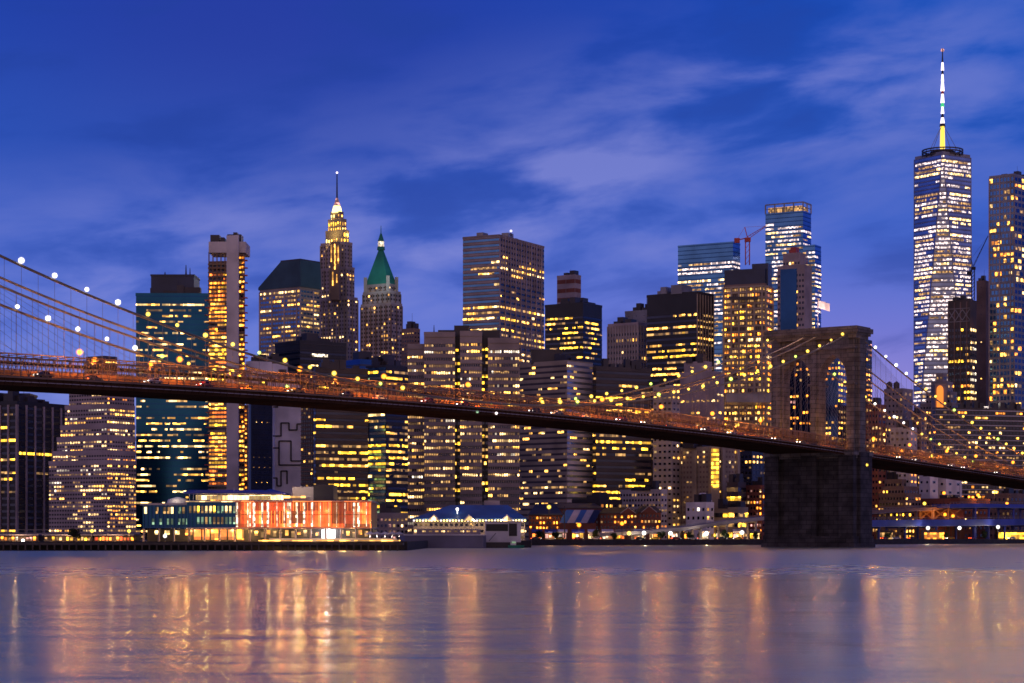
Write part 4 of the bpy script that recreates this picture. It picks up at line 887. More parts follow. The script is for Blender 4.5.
# cranes
def crane(name, label, px, yb, yt, D, jib, mat='crane_red'):
    t = thing(name, label, 'crane', tuple(W(px, yb, D)))
    mb = MB(); r = 1.1; a = W(px, yb, D); b_ = W(px, yt, D); hgt = b_.z - a.z
    for sx in (-1, 1):
        for sy in (-1, 1): mb.bar(a + Vector((sx * r, sy * r, 0)), b_ + Vector((sx * r, sy * r, 0)), .25)
    n = int(hgt / 2.6)
    for k in range(n):
        z = a.z + k * hgt / n; z2 = a.z + (k + 1) * hgt / n
        for sy in (-1, 1): mb.bar((a.x - r, a.y + sy * r, z), (a.x + r, a.y + sy * r, z2), .14)
    mb.build('mast', mat, t)
    mb = MB(); p = b_; (jx, jy), (cx_, cy_) = jib; tip = W(jx, jy, D); ct = W(cx_, cy_, D)
    for off in (Vector((0, 0, .8)), Vector((0, 0, -.8))): mb.bar(p + off, tip + off * .3, .22)
    for k in range(8):
        u = k / 8; v_ = (k + 1) / 8; mb.bar(p.lerp(tip, u) + Vector((0, 0, .8 * (1 - u * .7))), p.lerp(tip, v_) - Vector((0, 0, .8 * (1 - v_ * .7))), .12)
    mb.build('jib', mat, t)
    mb = MB(); mb.bar(p, ct, .4); mb.box(ct.x - 1.5, ct.x + 1.5, ct.y - 1, ct.y + 1, ct.z - 1.6, ct.z + 1); mb.build('counter_jib', mat, t)
    ap = p + Vector((-1.5, 0, 6)); mb = MB(); mb.bar(p, ap, .3); mb.bar(ap, tip, .08); mb.bar(ap, ct, .1); mb.build('a_frame', mat, t)
    mb = MB(); mb.box(p.x - 1.6, p.x + 1.6, p.y - 2, p.y + .5, p.z - 2.2, p.z); mb.build('cab', mat, t)
    return t
crane('tower_crane', 'red luffing crane standing on the orange-lit unfinished tower', 747.5, 265, 238, 1162, ((766, 226), (737, 240)))
crane('tower_crane', 'thin dark crane leaning up beside the tallest skyscraper', 973, 300, 267, 1590, ((988, 236), (969, 273)), 'dark_metal')


# ================================================================== THE SHORE
def PX(q, D): return (q - 512) / F * D
# --- glass and light hall on the pier
DP = 652
ph = building('pier_pavilion', 'two-storey pier hall, teal glass on the left and glowing red-orange glass on the right', 'pavilion', DP, 255)
def pbox(x0, x1, y0, y1, name, mat, d0=0, d1=30, parent=ph, D=None):
    D = D or DP; mb = MB(); mb.box(PX(x0, D), PX(x1, D), D + d0, D + d1, ZZ(y1, D), ZZ(y0, D)); return mb.build(name, mat, parent)
pbox(141, 187, 505, 528, 'teal_wing', 'glass_navy', 3); pbox(187, 235.5, 502, 527.5, 'glass_wing', 'glass_navy', 0); pbox(235.5, 371, 502, 527.5, 'red_wing', 'red_panel', .6)
pbox(139, 187, 503, 505, 'roof_edge', 'concrete_pale', 2); pbox(186, 372, 500.6, 502, 'roof_edge', 'concrete_pale', -.5); pbox(186, 372, 527.5, 528.6, 'floor_edge', 'concrete_pale', -.6)
pbox(186, 235, 501.3, 501.9, 'edge_light', 'cream', -.7, -.5); pbox(236, 371.5, 501.3, 501.9, 'edge_light', 'hot_orange', -.7, -.5); pbox(236, 371.5, 527.0, 527.5, 'edge_light', 'hot_orange', -.75, -.5)
rnd = random.Random(5)
for k in range(12):      # fins of the teal wings
    x = 142 + k * 3.8; pbox(x, x + .7, 505.4, 527, 'glass_fin', 'glass_teal', 2.2, 3)
    if rnd.random() < .8: pbox(x + 1, x + 3.2, 507, 513.5, 'window', rnd.choice(['tealit', 'dim', 'cream', 'dim']), 2.8, 2.95)
    if rnd.random() < .35: pbox(x + 1, x + 3.0, 518.5, 524.5, 'window', 'tealit', 2.8, 2.95)
for k in range(12):
    x = 188 + k * 4.0; pbox(x, x + .8, 502.4, 527, 'glass_fin', 'glass_teal', -.7, 0)
    pbox(x + 1.3, x + 3.4, 506, 513, 'window', rnd.choice(['tealit', 'dim', 'yellow', 'cream']), -.2, -.05)
    if rnd.random() < .75: pbox(x + 1.3, x + 3.4, 517, 524, 'window', rnd.choice(['tealit', 'tealit', 'dim', 'cream']), -.2, -.05)
x = 236.0; k = 0
while x < 370.5:         # the glowing panels
    wd = rnd.choice([1.6, 2.2, 2.8, 3.4]); mt = rnd.choice(['hot_red', 'hot_red', 'hot_red', 'hot_red', 'hot_orange', 'hot_orange', 'hot_white'] if wd > 2 else ['hot_white', 'hot_orange'])
    if mt == 'hot_white' and wd > 2.4: wd = 1.8
    x1 = min(x + wd, 371); pbox(x, x1 - .25, 502.6, 526.8, 'glow_panel', mt, .1, .5)
    pbox(x1 - .25, x1, 502.4, 527, 'glow_fin', 'hot_orange' if k % 3 else 'hot_white', -.6, .4); x = x1; k += 1
pbox(236, 371, 514.2, 515.0, 'floor_line', 'bridge_steel', -.1, .1)
pbox(142, 371, 529, 541.5, 'ground_wall', 'black_panel', 9, 30)
for k in range(16):
    x = 143 + k * 15.2; mb = MB(); mb.bar((PX(x, DP), DP + 1.4, GZ), (PX(x, DP), DP + 1.4, ZZ(528.4, DP)), .3, 8); mb.build('column', 'concrete', ph)
for k in range(7): pbox(181 + k * 8.7, 188 + k * 8.7, 529.5, 539.8 if k else 535, 'shop_window', 'hot_orange' if k % 3 else 'amber', 8.7, 8.9)
pbox(319, 333, 529.4, 541, 'shop_window', 'lamp_flat', 8.5, 8.9) if 'lamp_flat' in MAT else pbox(319, 333, 529.4, 541, 'shop_window', 'spire_white', 8.5, 8.9)
for k in range(20):
    x = 245 + k * 6.2
    if not 314 < x < 334: pbox(x, x + 3.2, 530 + (k % 3), 533.5 + (k * 7 % 5), 'shop_window', ['dim', 'warm', 'dim', 'amber', 'dim'][k % 5], 8.7, 8.9)
for k in range(3): pbox(150 + k * 10, 155 + k * 10, 530.5, 534.5, 'shop_window', 'cream', 8.7, 8.9)
for q in (186, 205, 226, 246, 268, 300, 326, 352): plight('hall_light', (PX(q, DP), DP + 3, 6.2), 1800 if q != 326 else 5200, (1, .55, .2) if q != 326 else (1, .9, .9), ph)
for q in (245, 285, 325, 360): plight('glow_light', (PX(q, DP), DP - 6, 12), 1200, (1, .22, .05), ph)
# roof terrace
mb = MB(); z_a, z_b = ZZ(491.8, DP), ZZ(489.2, DP)
a = [(PX(181, DP), DP + 4), (PX(262, DP), DP + 4), (PX(262, DP), DP + 26), (PX(181, DP), DP + 26)]; b_ = [(PX(184, DP), DP + 10), (PX(259, DP), DP + 10), (PX(259, DP), DP + 20), (PX(184, DP), DP + 20)]
mb.prism(a, z_a - .4, z_a); mb.prism(a, z_a, z_b, 0, b_); mb.build('canopy_roof', 'blue_steel', ph)
mb = MB(); a = [(PX(256, DP), DP + 3), (PX(283, DP), DP + 3), (PX(283, DP), DP + 22), (PX(256, DP), DP + 22)]; cc = ((PX(266, DP)), DP + 12); mb.prism(a, z_a - .6, z_a - .2); mb.prism(a, z_a - .2, ZZ(488, DP), 0, [cc] * 4); mb.build('canopy_roof', 'blue_steel', ph)
pbox(189, 278, 494.2, 499, 'terrace_bar', 'cream', 14, 15)
for k in range(24): x = 187 + k * 4; mb = MB(); mb.bar((PX(x, DP), DP + 5, ZZ(501, DP)), (PX(x, DP), DP + 5, z_a), .10, 4); mb.build('canopy_post', 'white_paint', ph)
mb = MB(); q = W(178, 503, DP + 8); mb.disc((q.x, q.y), 3.6, ZZ(503, DP), ZZ(499, DP), 16, 3.1); mb.disc((q.x, q.y), 3.1, ZZ(499, DP), ZZ(496.6, DP), 16, .5); mb.build('dome_tent', 'canvas', ph); plight('tent_light', (q.x, q.y - 5, q.z + 3), 300, (1, .8, .6), ph)
pbox(289, 311, 486, 501, 'roof_box', 'concrete_pale', 10, 24); pbox(311, 331, 484, 501, 'roof_box', 'dark_metal', 8, 24); pbox(281, 303, 495.5, 497.5, 'terrace_light', 'warm', 7, 8)
mast(ph, 234, 492, 487, DP + 6, .12, 'white_paint')
SIL.append((140, 372, 502, DP))
# floodlights wash on roof boxes
plight('roof_light', (PX(296, DP), DP + 2, ZZ(492, DP)), 1200, (1, .8, .6), ph)
# pier deck with fender piles
pr = building('pier', 'low dark timber pier with lit edge steps under the red-lit hall', 'pier', 600, 250)
mb = MB(); mb.box(PX(-10, 599), PX(404, 599), 592.5, 600.5, 1.6, 2.3); mb.build('deck', 'timber', pr)
for k in range(56): x = -4 + k * 7.3; mb = MB(); mb.bar((PX(x, 592), 592.2, -2), (PX(x, 592), 592.2, 1.9), .22, 6); mb.build('pile', 'timber', pr)
mb = MB(); mb.box(PX(258, 600), PX(398, 600), 601, 605, 2.52, 3.0); mb.box(PX(268, 600), PX(396, 600), 603, 606, 3.0, 3.5); mb.build('step', 'concrete_pale', pr)
for q0, q1 in ((258, 312), (316, 350), (354, 400)): mb = MB(); mb.box(PX(q0, 600), PX(q1, 600), 600.8, 600.95, 2.75, 3.0); mb.build('step_light', 'warm', pr)
for q in (280, 320, 345, 380): plight('step_glow', (PX(q, 600), 598.5, 6), 900, (1, .6, .25), pr)
# parasols
for k, (q, D) in enumerate(((370, 625), (377, 620), (385, 626), (392, 622), (399, 628))):
    t = thing('parasol', ('white lit parasol at the right end of the pier, ' + ['first from the hall', 'second from the hall', 'third from the hall', 'fourth from the hall', 'farthest from the hall'][k]), 'parasol', (PX(q, D), D, GZ), 'white parasols on the pier')
    mb = MB(); mb.bar((PX(q, D), D, GZ), (PX(q, D), D, GZ + 2.7), .06, 6); mb.build('pole', 'metal_grey', t)
    mb = MB(); mb.disc((PX(q, D), D), 1.7, GZ + 2.2, GZ + 3.0, 8, .08); mb.build('canopy', 'canvas', t); plight('parasol_light', (PX(q, D), D - .2, GZ + 1.6), 90, (1, .8, .6), t, .1)
# --- blue roofed market shed
sh = building('market_shed', 'long shed with a blue hipped roof and strings of lights under its eaves', 'shed', 800, 468); DS = 800
mb = MB(); a = [(PX(410, DS), DS), (PX(527, DS), DS), (PX(527, DS), DS + 34), (PX(410, DS), DS + 34)]; b_ = [(PX(449, DS), DS + 15), (PX(508, DS), DS + 15), (PX(508, DS), DS + 19), (PX(449, DS), DS + 19)]
mb.prism(a, ZZ(519.5, DS), ZZ(518.8, DS)); mb.prism(a, ZZ(518.8, DS), ZZ(504.5, DS), 0, b_); mb.build('roof', 'blue_roof', sh)
mb = MB(); mb.box(PX(413, DS), PX(525, DS), DS + 3, DS + 31, GZ, ZZ(519.5, DS)); mb.build('wall', 'stone_lilac', sh)
for q in (434, 469, 507):
    mb = MB(); zb, zt = ZZ(521, DS), ZZ(514.2, DS); x0, x1, xm = PX(q - 6.5, DS), PX(q + 6.5, DS), PX(q, DS)
    for yy_ in (DS - 1.5,): mb.quad([(x0, yy_, zb), (x1, yy_, zb), (xm, yy_, zt)]); mb.quad([(x0, yy_, zb), (xm, yy_, zt), (xm, yy_ + 9, zt), (x0, yy_ + 9, zb)]); mb.quad([(x1, yy_, zb), (x1, yy_ + 9, zb), (xm, yy_ + 9, zt), (xm, yy_, zt)])
    mb.build('gable', 'white_panel', sh); mb = MB(); mb.quad([(PX(q - 4.5, DS), DS - 1.6, zb), (PX(q + 4.5, DS), DS - 1.6, zb), (xm, DS - 1.6, ZZ(516, DS))]); mb.build('gable_window', 'cream', sh)
for k in range(38):
    x = 414 + k * 3; mb = MB(); mb.ball((PX(x, DS), DS - .4, ZZ(520.6, DS)), .36); mb.build('eave_lamp', 'spire_white' if k % 3 == 0 else 'flood_gold', sh)
for q in (425, 450, 475, 500, 520): plight('eave_light', (PX(q, DS), DS - 2, ZZ(521, DS)), 650, (1, .7, .35), sh)
mb = MB(); q = W(492, 505, DS + 17); mb.box(q.x - 3, q.x + 3, q.y, q.y + 4, ZZ(505.5, DS), ZZ(499.8, DS)); mb.build('roof_vent', 'stone_lilac', sh)
fill(sh, (PX(413, DS), DS + 3, GZ), (PX(525, DS), DS + 3, GZ), (PX(413, DS), DS + 3, ZZ(521.5, DS)), (PX(525, DS), DS + 3, ZZ(521.5, DS)), DS, fp=6, bp=5, ww=.6, wh=.5, lit=.35, run=2, cols=(('dim', 3), ('pink', 1), ('cream', 1)))
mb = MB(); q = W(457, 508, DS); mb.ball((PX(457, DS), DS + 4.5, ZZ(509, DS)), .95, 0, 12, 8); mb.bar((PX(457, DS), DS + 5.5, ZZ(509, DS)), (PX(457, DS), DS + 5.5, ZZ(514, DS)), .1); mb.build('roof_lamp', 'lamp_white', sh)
SIL.append((410, 527, 512, DS))
# --- moored barge with deckhouse
bg_ = thing('barge', 'long low grey-lilac barge moored in front of the blue-roofed shed', 'barge', (PX(443, 728), 728, 0)); DBg = 728
mb = MB(); x0, x1 = PX(399, DBg), PX(486, DBg)
mb.prism([(x0 + 2, DBg), (x1 - 1, DBg), (x1, DBg + 4), (x1 - 1, DBg + 9), (x0 + 2, DBg + 9), (x0, DBg + 4.5)], -1.2, 4.4); mb.build('hull', 'hull_grey', bg_)
mb = MB(); mb.box(x0 + 1.5, x1 - .5, DBg - .2, DBg + 9.2, 4.4, 4.75); mb.build('rubbing_strake', 'white_panel', bg_)
mb = MB(); mb.box(x0 + 6, x1 - 2, DBg + 2, DBg + 8, 4.75, 6.6); mb.build('deckhouse', 'stone_lilac', bg_)
for k in range(9): mb = MB(); mb.box(x0 + 8 + k * 2.2, x0 + 9.2 + k * 2.2, DBg + 1.9, DBg + 2, 5.6, 6.1); mb.build('window', 'dim' if k % 3 else 'cream', bg_)
mb = MB(); mb.box(x0 + 6, x1 - 2, DBg + 2.1, DBg + 2.2, 6.6, 6.66)
for k in range(14): mb.bar((x0 + 6 + k * 1.7, DBg + 2.1, 6.6), (x0 + 6 + k * 1.7, DBg + 2.1, 7.5), .04)
mb.bar((x0 + 6, DBg + 2.1, 7.5), (x1 - 3, DBg + 2.1, 7.5), .05); mb.build('railing', 'white_paint', bg_)
ct = thing('landing_house', 'white boxy landing house on the quay with dark open bays right of the barge', 'landing house', (PX(503, 740), 740, 0)); Dc = 740
mb = MB(); mb.box(PX(484, Dc), PX(521, Dc), Dc, Dc + 8, -1, 2.0); mb.build('float', 'dark_metal', ct)
mb = MB(); mb.box(PX(485, Dc), PX(521, Dc), Dc + 1, Dc + 8, 2, ZZ(522, Dc)); mb.build('wall', 'white_panel', ct)
for a_, b_, y0, y1 in ((486, 508, 524, 531), (509, 517, 523.5, 536)): mb = MB(); mb.box(PX(a_, Dc), PX(b_, Dc), Dc + .8, Dc + 1.02, ZZ(y1, Dc), ZZ(y0, Dc)); mb.build('opening', 'black_panel', ct)
mb = MB(); mb.box(PX(484, Dc), PX(522, Dc), Dc + .5, Dc + 8.4, ZZ(522, Dc), ZZ(521, Dc)); mb.build('roof', 'concrete_pale', ct)
mb = MB(); mb.bar(W(489, 541, Dc - 1), W(496, 533, Dc - 1), .2); mb.bar(W(489, 541, Dc - .2), W(496, 533, Dc - .2), .2); mb.build('gangway', 'metal_grey', ct)
bt = thing('small_boat', 'small green boat tied beside the white landing house', 'boat', (PX(515, 733), 733, 0))
mb = MB(); x = PX(515, 733); mb.prism([(x - 2.2, 733), (x + 1.6, 733), (x + 2.8, 734), (x + 1.6, 735), (x - 2.2, 735)], -.3, 1.0, 0, [(x - 2.5, 732.8), (x + 2, 732.8), (x + 3.4, 734), (x + 2, 735.6), (x - 2.5, 735.6)]); mb.build('hull', 'boat_green', bt)
mb = MB(); mb.prism([(x - 1.6, 733.3), (x + .4, 733.3), (x + .4, 734.7), (x - 1.6, 734.7)], 1.0, 2.6); mb.build('cabin', 'white_paint', bt); mb = MB(); mb.box(x - 1.4, x + .2, 733.2, 733.3, 1.7, 2.3); mb.build('window', 'tealit', bt)
# --- market houses
def house(name, label, x0, x1, ye, yr, D, wall, roof, depth=20, gables=(), lit=.4, cols=AMB, yb=None):
    b = building(name, label, 'house', D, (x0 + x1) / 2)
    mb = MB(); mb.box(PX(x0, D), PX(x1, D), D, D + depth, GZ, ZZ(ye, D)); mb.build('wall', wall, b)
    a = [(PX(x0 - 1, D), D - .8), (PX(x1 + 1, D), D - .8), (PX(x1 + 1, D), D + depth), (PX(x0 - 1, D), D + depth)]; ins = min(7, (x1 - x0) * .22)
    r = [(PX(x0 + ins, D), D + depth * .45), (PX(x1 - ins, D), D + depth * .45), (PX(x1 - ins, D), D + depth * .55), (PX(x0 + ins, D), D + depth * .55)]
    mb = MB(); mb.prism(a, ZZ(ye, D) - .3, ZZ(ye, D) + .1); mb.prism(a, ZZ(ye, D) + .1, ZZ(yr, D), 0, r); mb.build('roof', roof, b)
    for g_ in gables:
        mb = MB(); zb, zt = ZZ(ye + .5, D), ZZ(yr + .5, D); x0_, x1_, xm = PX(g_ - 8, D), PX(g_ + 8, D), PX(g_, D); y_ = D - 1.0
        mb.quad([(x0_, y_, zb), (x1_, y_, zb), (xm, y_, zt)]); mb.quad([(x0_, y_, zb), (xm, y_, zt), (xm, y_ + 9, zt), (x0_, y_ + 9, zb)]); mb.quad([(x1_, y_, zb), (x1_, y_ + 9, zb), (xm, y_ + 9, zt), (xm, y_, zt)]); mb.build('gable', wall, b)
        mb = MB(); mb.bar((x0_, y_ - .1, zb), (xm, y_ - .1, zt), .18); mb.bar((x1_, y_ - .1, zb), (xm, y_ - .1, zt), .18); mb.build('gable_trim', 'concrete_pale', b)
    fill(b, (PX(x0, D), D, ZZ(530, D)), (PX(x1, D), D, ZZ(530, D)), (PX(x0, D), D, ZZ(ye + 1, D)), (PX(x1, D), D, ZZ(ye + 1, D)), D, fp=5.0, bp=3.4, ww=.5, wh=.55, lit=lit, run=1.5, full=.1, dark=.1, cols=cols)
    SIL.append((x0, x1, ye, D)); return b
house('market_house', 'brick market house under a dark blue hipped roof right of the blue-roofed shed', 529, 562, 514.5, 503.5, 1022, 'brick', 'navy_panel', lit=.45)
house('market_house', 'brick market house with gables and dark red walls left of the viaduct', 600, 637, 513, 507, 1022, 'brick', 'dark_metal', gables=(628,), lit=.3)
house('market_house', 'dark red brick house with a wide white-edged gable beside the elevated road', 637, 661, 512, 505.5, 1024, 'brick', 'dark_metal', gables=(649,), lit=.25)
house('row_house', 'long low house with a plain dark roof behind the striped awning', 545, 602, 508, 503, 1034, 'brick', 'navy_panel', lit=.25)
aw = building('striped_hall', 'hall with a steep sloping roof in blue and pale stripes among the market houses', 'hall', 1012, 582)
Da = 1012
for k, (a_, b_, mt) in enumerate(((562, 570, 'blue_roof'), (570, 577, 'concrete_pale'), (577, 583, 'blue_roof'), (583, 590, 'concrete_pale'), (590, 597, 'navy_panel'))):
    mb = MB(); sk_ = 8; mb.quad([(PX(a_ - 3, Da), Da, ZZ(523, Da)), (PX(b_ - 3, Da), Da, ZZ(523, Da)), (PX(b_ + sk_ - 3, Da), Da + 12, ZZ(509.5, Da)), (PX(a_ + sk_ - 3, Da), Da + 12, ZZ(509.5, Da))]); mb.build('roof_strip', mt, aw)
mb = MB(); mb.box(PX(560, Da), PX(596, Da), Da + .5, Da + 14, GZ, ZZ(523.3, Da)); mb.build('wall', 'brick', aw)
# awnings and lit stalls along the quay
rnd = random.Random(11); lits = ['hot_white', 'pink', 'warm', 'yellow', 'hot_orange', 'cream', 'amber']
stall_words = ['blue', 'white', 'cream', 'lilac']
spots = [(532, 10), (545, 11), (558, 9), (572, 12), (588, 10), (602, 11), (616, 9), (634, 11), (650, 10), (668, 12), (684, 9), (699, 10), (716, 11), (733, 10), (750, 10)]
where = ['beside the white landing house', 'under the dark blue hipped roof', 'left of the striped hall', 'under the striped hall roof', 'right of the striped hall', 'under the gabled brick house', 'below the beige loft', 'where the elevated road begins', 'under the lower elevated road', 'right of the first road column',
         'below the small blue house', 'below the round-backed hall', 'below the tan shop row', 'left of the last lamp before the bridge', 'nearest the bridge tower']
for k, (x, wd) in enumerate(spots):
    D = 974 + (x - 530) * .265 ; cn = ['blue', 'blue', 'white', 'blue', 'white', 'white', 'brown', 'white', 'brown', 'white', 'lilac', 'white', 'brown', 'white', 'lilac'][k]
    t = building('market_stall', f'{cn} awning over a brightly lit stall front {where[k]}', 'stall', D, x + wd / 2, 'lit stalls along the quay')
    mb = MB(); mb.box(PX(x, D), PX(x + wd, D), D, D + 4, GZ, ZZ(531.5, D)); mb.build('booth', 'brown_panel', t)
    n_ = max(2, int(wd / 3.2))
    for j in range(n_):
        xa = x + .4 + j * (wd - .8) / n_; mb = MB(); mb.box(PX(xa, D), PX(xa + (wd - .8) / n_ - .5, D), D - .15, D - .02, ZZ(538.6, D), ZZ(533.2 + rnd.random(), D)); mb.build('shop_front', rnd.choice(lits), t)
    am = {'blue': 'blue_steel', 'white': 'canvas', 'brown': 'stone_brown', 'lilac': 'stone_lilac'}[cn]
    mb = MB(); xa, xb = PX(x - .4, D), PX(x + wd + .4, D); zt, zb = ZZ(529.3, D), ZZ(531.8, D)
    mb.quad([(xa, D - 2.6, zb), (xb, D - 2.6, zb), (xb, D + 1, zt), (xa, D + 1, zt)]); mb.quad([(xa, D - 2.6, zb - .35), (xb, D - 2.6, zb - .35), (xb, D - 2.6, zb), (xa, D - 2.6, zb)]); mb.build('awning', am, t)
    if k % 2: plight('stall_light', (PX(x + wd / 2, D), D - 4, 4.2), 1100, (1, .6, .3), t)
mp_ = building('flag_mast', 'tall thin dark mast standing on the quay in front of the striped hall', 'mast', 973, 564.5); mb = MB(); mb.bar(W(564.5, 541, 973), W(564.5, 506, 973), .32, 6, r2=.2); mb.build('pole', 'dark_metal', mp_)
# --- elevated road
def viaduct(name, label, pts, wid, th_, mat, colmat, cols, rail=True):
    """pts: (column, row of the top edge, D)"""
    t = thing(name, label, 'viaduct', tuple(V3((PX(pts[0][0], pts[0][2]), pts[0][2]), GZ)))
    P_ = [W(a, b, D) for a, b, D in pts]; mb = MB()
    for p, q in zip(P_, P_[1:]):
        e = (q - p); n = Vector((e.y, -e.x, 0)).normalized()
        o_ = [p, q, q - n * wid, p - n * wid]; i = len(mb.v); mb.v += [Vector(v) for v in o_] + [Vector(v) - Vector((0, 0, th_)) for v in o_]
        for f_ in ((0, 1, 2, 3), (7, 6, 5, 4), (0, 4, 5, 1), (1, 5, 6, 2), (2, 6, 7, 3), (3, 7, 4, 0)): mb.f.append(tuple(i + k for k in f_)); mb.m.append(0)
    mb.build('road_deck', mat, t); mb = MB()
    for p, q in zip(P_, P_[1:]):
        e = (q - p); n = Vector((e.y, -e.x, 0)).normalized(); L_ = e.length; up = Vector((0, 0, 1.0))
        mb.bar(p + up + n * .1, q + up + n * .1, .1); mb.bar(p - Vector((0, 0, th_)) + n * .15, q - Vector((0, 0, th_)) + n * .15, .15)
        for k in range(int(L_ / 3)): u = p.lerp(q, k * 3 / L_); mb.bar(u + n * .1, u + up + n * .1, .06)
    if rail: mb.build('railing', 'metal_grey', t)
    xs = [p.x for p in P_]
    for cxp in cols:
        for p, q, (a, _, Da_), (b_, _2, Db_) in zip(P_, P_[1:], pts, pts[1:]):
            if a <= cxp <= b_:
                k = (cxp - a) / (b_ - a); m_ = p.lerp(q, k); e = (q - p).normalized(); n = Vector((e.y, -e.x, 0)).normalized()
                for off in (1.2, wid - 1.2):
                    mb = MB(); c_ = m_ - n * off; mb.bar((c_.x, c_.y, GZ), (c_.x, c_.y, m_.z - th_), .65, 8); mb.build('column', colmat, t)
                mb = MB(); a1, a2 = m_ - n * .3, m_ - n * (wid - .3); mb.bar(a1 - Vector((0, 0, th_ + .5)), a2 - Vector((0, 0, th_ + .5)), .6, 4); mb.build('cross_beam', colmat, t)
    return t
viaduct('elevated_road', 'grey elevated road rising to the right past the beige apartment tower', [(600, 533, 975), (642, 531, 988), (690, 526.5, 1002), (730, 520.5, 1014), (772, 516, 1026)], 9, 1.5, 'concrete', 'concrete', (642, 660, 680, 702, 728, 757))
viaduct('lower_elevated_road', 'long low elevated road with a violet-grey edge along the left shore', [(-40, 532.5, 700), (60, 532.8, 710), (140, 532.0, 720)], 14, 1.6, 'hull_grey', 'concrete', (-20, 8, 35, 62, 90, 118))
viaduct('blue_viaduct', 'blue steel viaduct running right from the bridge tower base', [(862, 520, 1086), (940, 519.5, 1140), (1060, 518.5, 1238)], 14, 3.6, 'blue_steel', 'blue_steel', (880, 906, 938, 974, 1004, 1030))
viaduct('upper_blue_viaduct', 'upper blue steel deck on tall columns at the right edge', [(950, 504, 1162), (980, 503.5, 1182), (1060, 505, 1258)], 12, 2.2, 'blue_steel', 'blue_steel', (977, 990, 1014, 1036))
viaduct('brown_ramp', 'brown ramp with orange-lit bracing above the blue viaduct', [(866, 511, 1125), (915, 508, 1155), (970, 505.5, 1190)], 10, 1.6, 'stone_brown', 'stone_brown', (880, 900, 918, 934, 950))
brc = building('lit_brace_hall', 'orange-lit steel bracing bay between the ramp and the blue viaduct', 'steel hall', 1172, 940)
mb = MB(); mb.box(PX(918, 1172), PX(966, 1172), 1178, 1184, GZ, ZZ(510, 1172)); mb.build('back_wall', 'brick', brc)
mb = MB()
for q in (920, 934, 948): mb.bar(W(q, 519, 1171), W(q + 13, 509, 1171), .4); mb.bar(W(q, 509, 1171), W(q + 13, 519, 1171), .4); mb.bar(W(q, 540, 1171), W(q, 508, 1171), .5)
mb.build('cross_brace', 'bridge_steel', brc)
for q in (926, 940, 954): plight('brace_light', W(q, 513, 1166), 1100, (1, .32, .05), brc)
for k, (q0, q1, lab) in enumerate(((884, 900, 'low dark shed under the blue viaduct left of the orange lamps'), (930, 952, 'low lit shed under the blue viaduct below the orange bracing'), (1005, 1040, 'yellow-lit shed under the blue viaduct at the right edge'))):
    D = {884: 1082, 930: 1118, 1005: 1178}[q0]; t = building('shore_shed', lab, 'shed', D, q0)
    mb = MB(); mb.box(PX(q0, D), PX(q1, D), D + 18, D + 24, GZ, ZZ(530, D)); mb.build('wall', 'brown_panel', t)
    mb = MB(); mb.box(PX(q0 + 1, D), PX(q1 - 1, D), D + 17.8, D + 17.95, ZZ(539, D), ZZ(532.5, D)); mb.build('shop_front', ['dim', 'amber', 'yellow'][k], t)
# left shore low pavilions
for k, (q0, q1, lab, mts) in enumerate(((0, 38, 'low shore pavilion with a bright lamp at the far left', ['pink', 'dim', 'hot_white', 'amber']), (44, 92, 'low shore pavilion with yellow lit bays before the stepped tower', ['yellow', 'yellow', 'dim', 'cream']), (94, 134, 'low shore pavilion with orange and red lit bays', ['hot_orange', 'amber', 'hot_red', 'yellow']))):
    D = 668; t = building('shore_pavilion', lab, 'pavilion', D, q0)
    mb = MB(); mb.box(PX(q0, D), PX(q1, D), D, D + 12, GZ, ZZ(535.2, D)); mb.build('wall', 'brown_panel', t); mb = MB(); mb.box(PX(q0 - 1, D), PX(q1 + 1, D), D - 1.6, D + 12, ZZ(535.6, D), ZZ(534.3, D)); mb.build('roof', 'hull_grey', t)
    n_ = int((q1 - q0) / 3.6)
    for j in range(n_):
        if rnd.random() < .7: xa = q0 + 1 + j * 3.6; mb = MB(); mb.box(PX(xa, D), PX(xa + 2.4, D), D - .15, D - .02, ZZ(540.3, D), ZZ(536.6 + rnd.random(), D)); mb.build('shop_front', rnd.choice(mts), t)
    plight('pavilion_light', (PX((q0 + q1) / 2, D), D - 5, 5), 1500, (1, .55, .25), t)
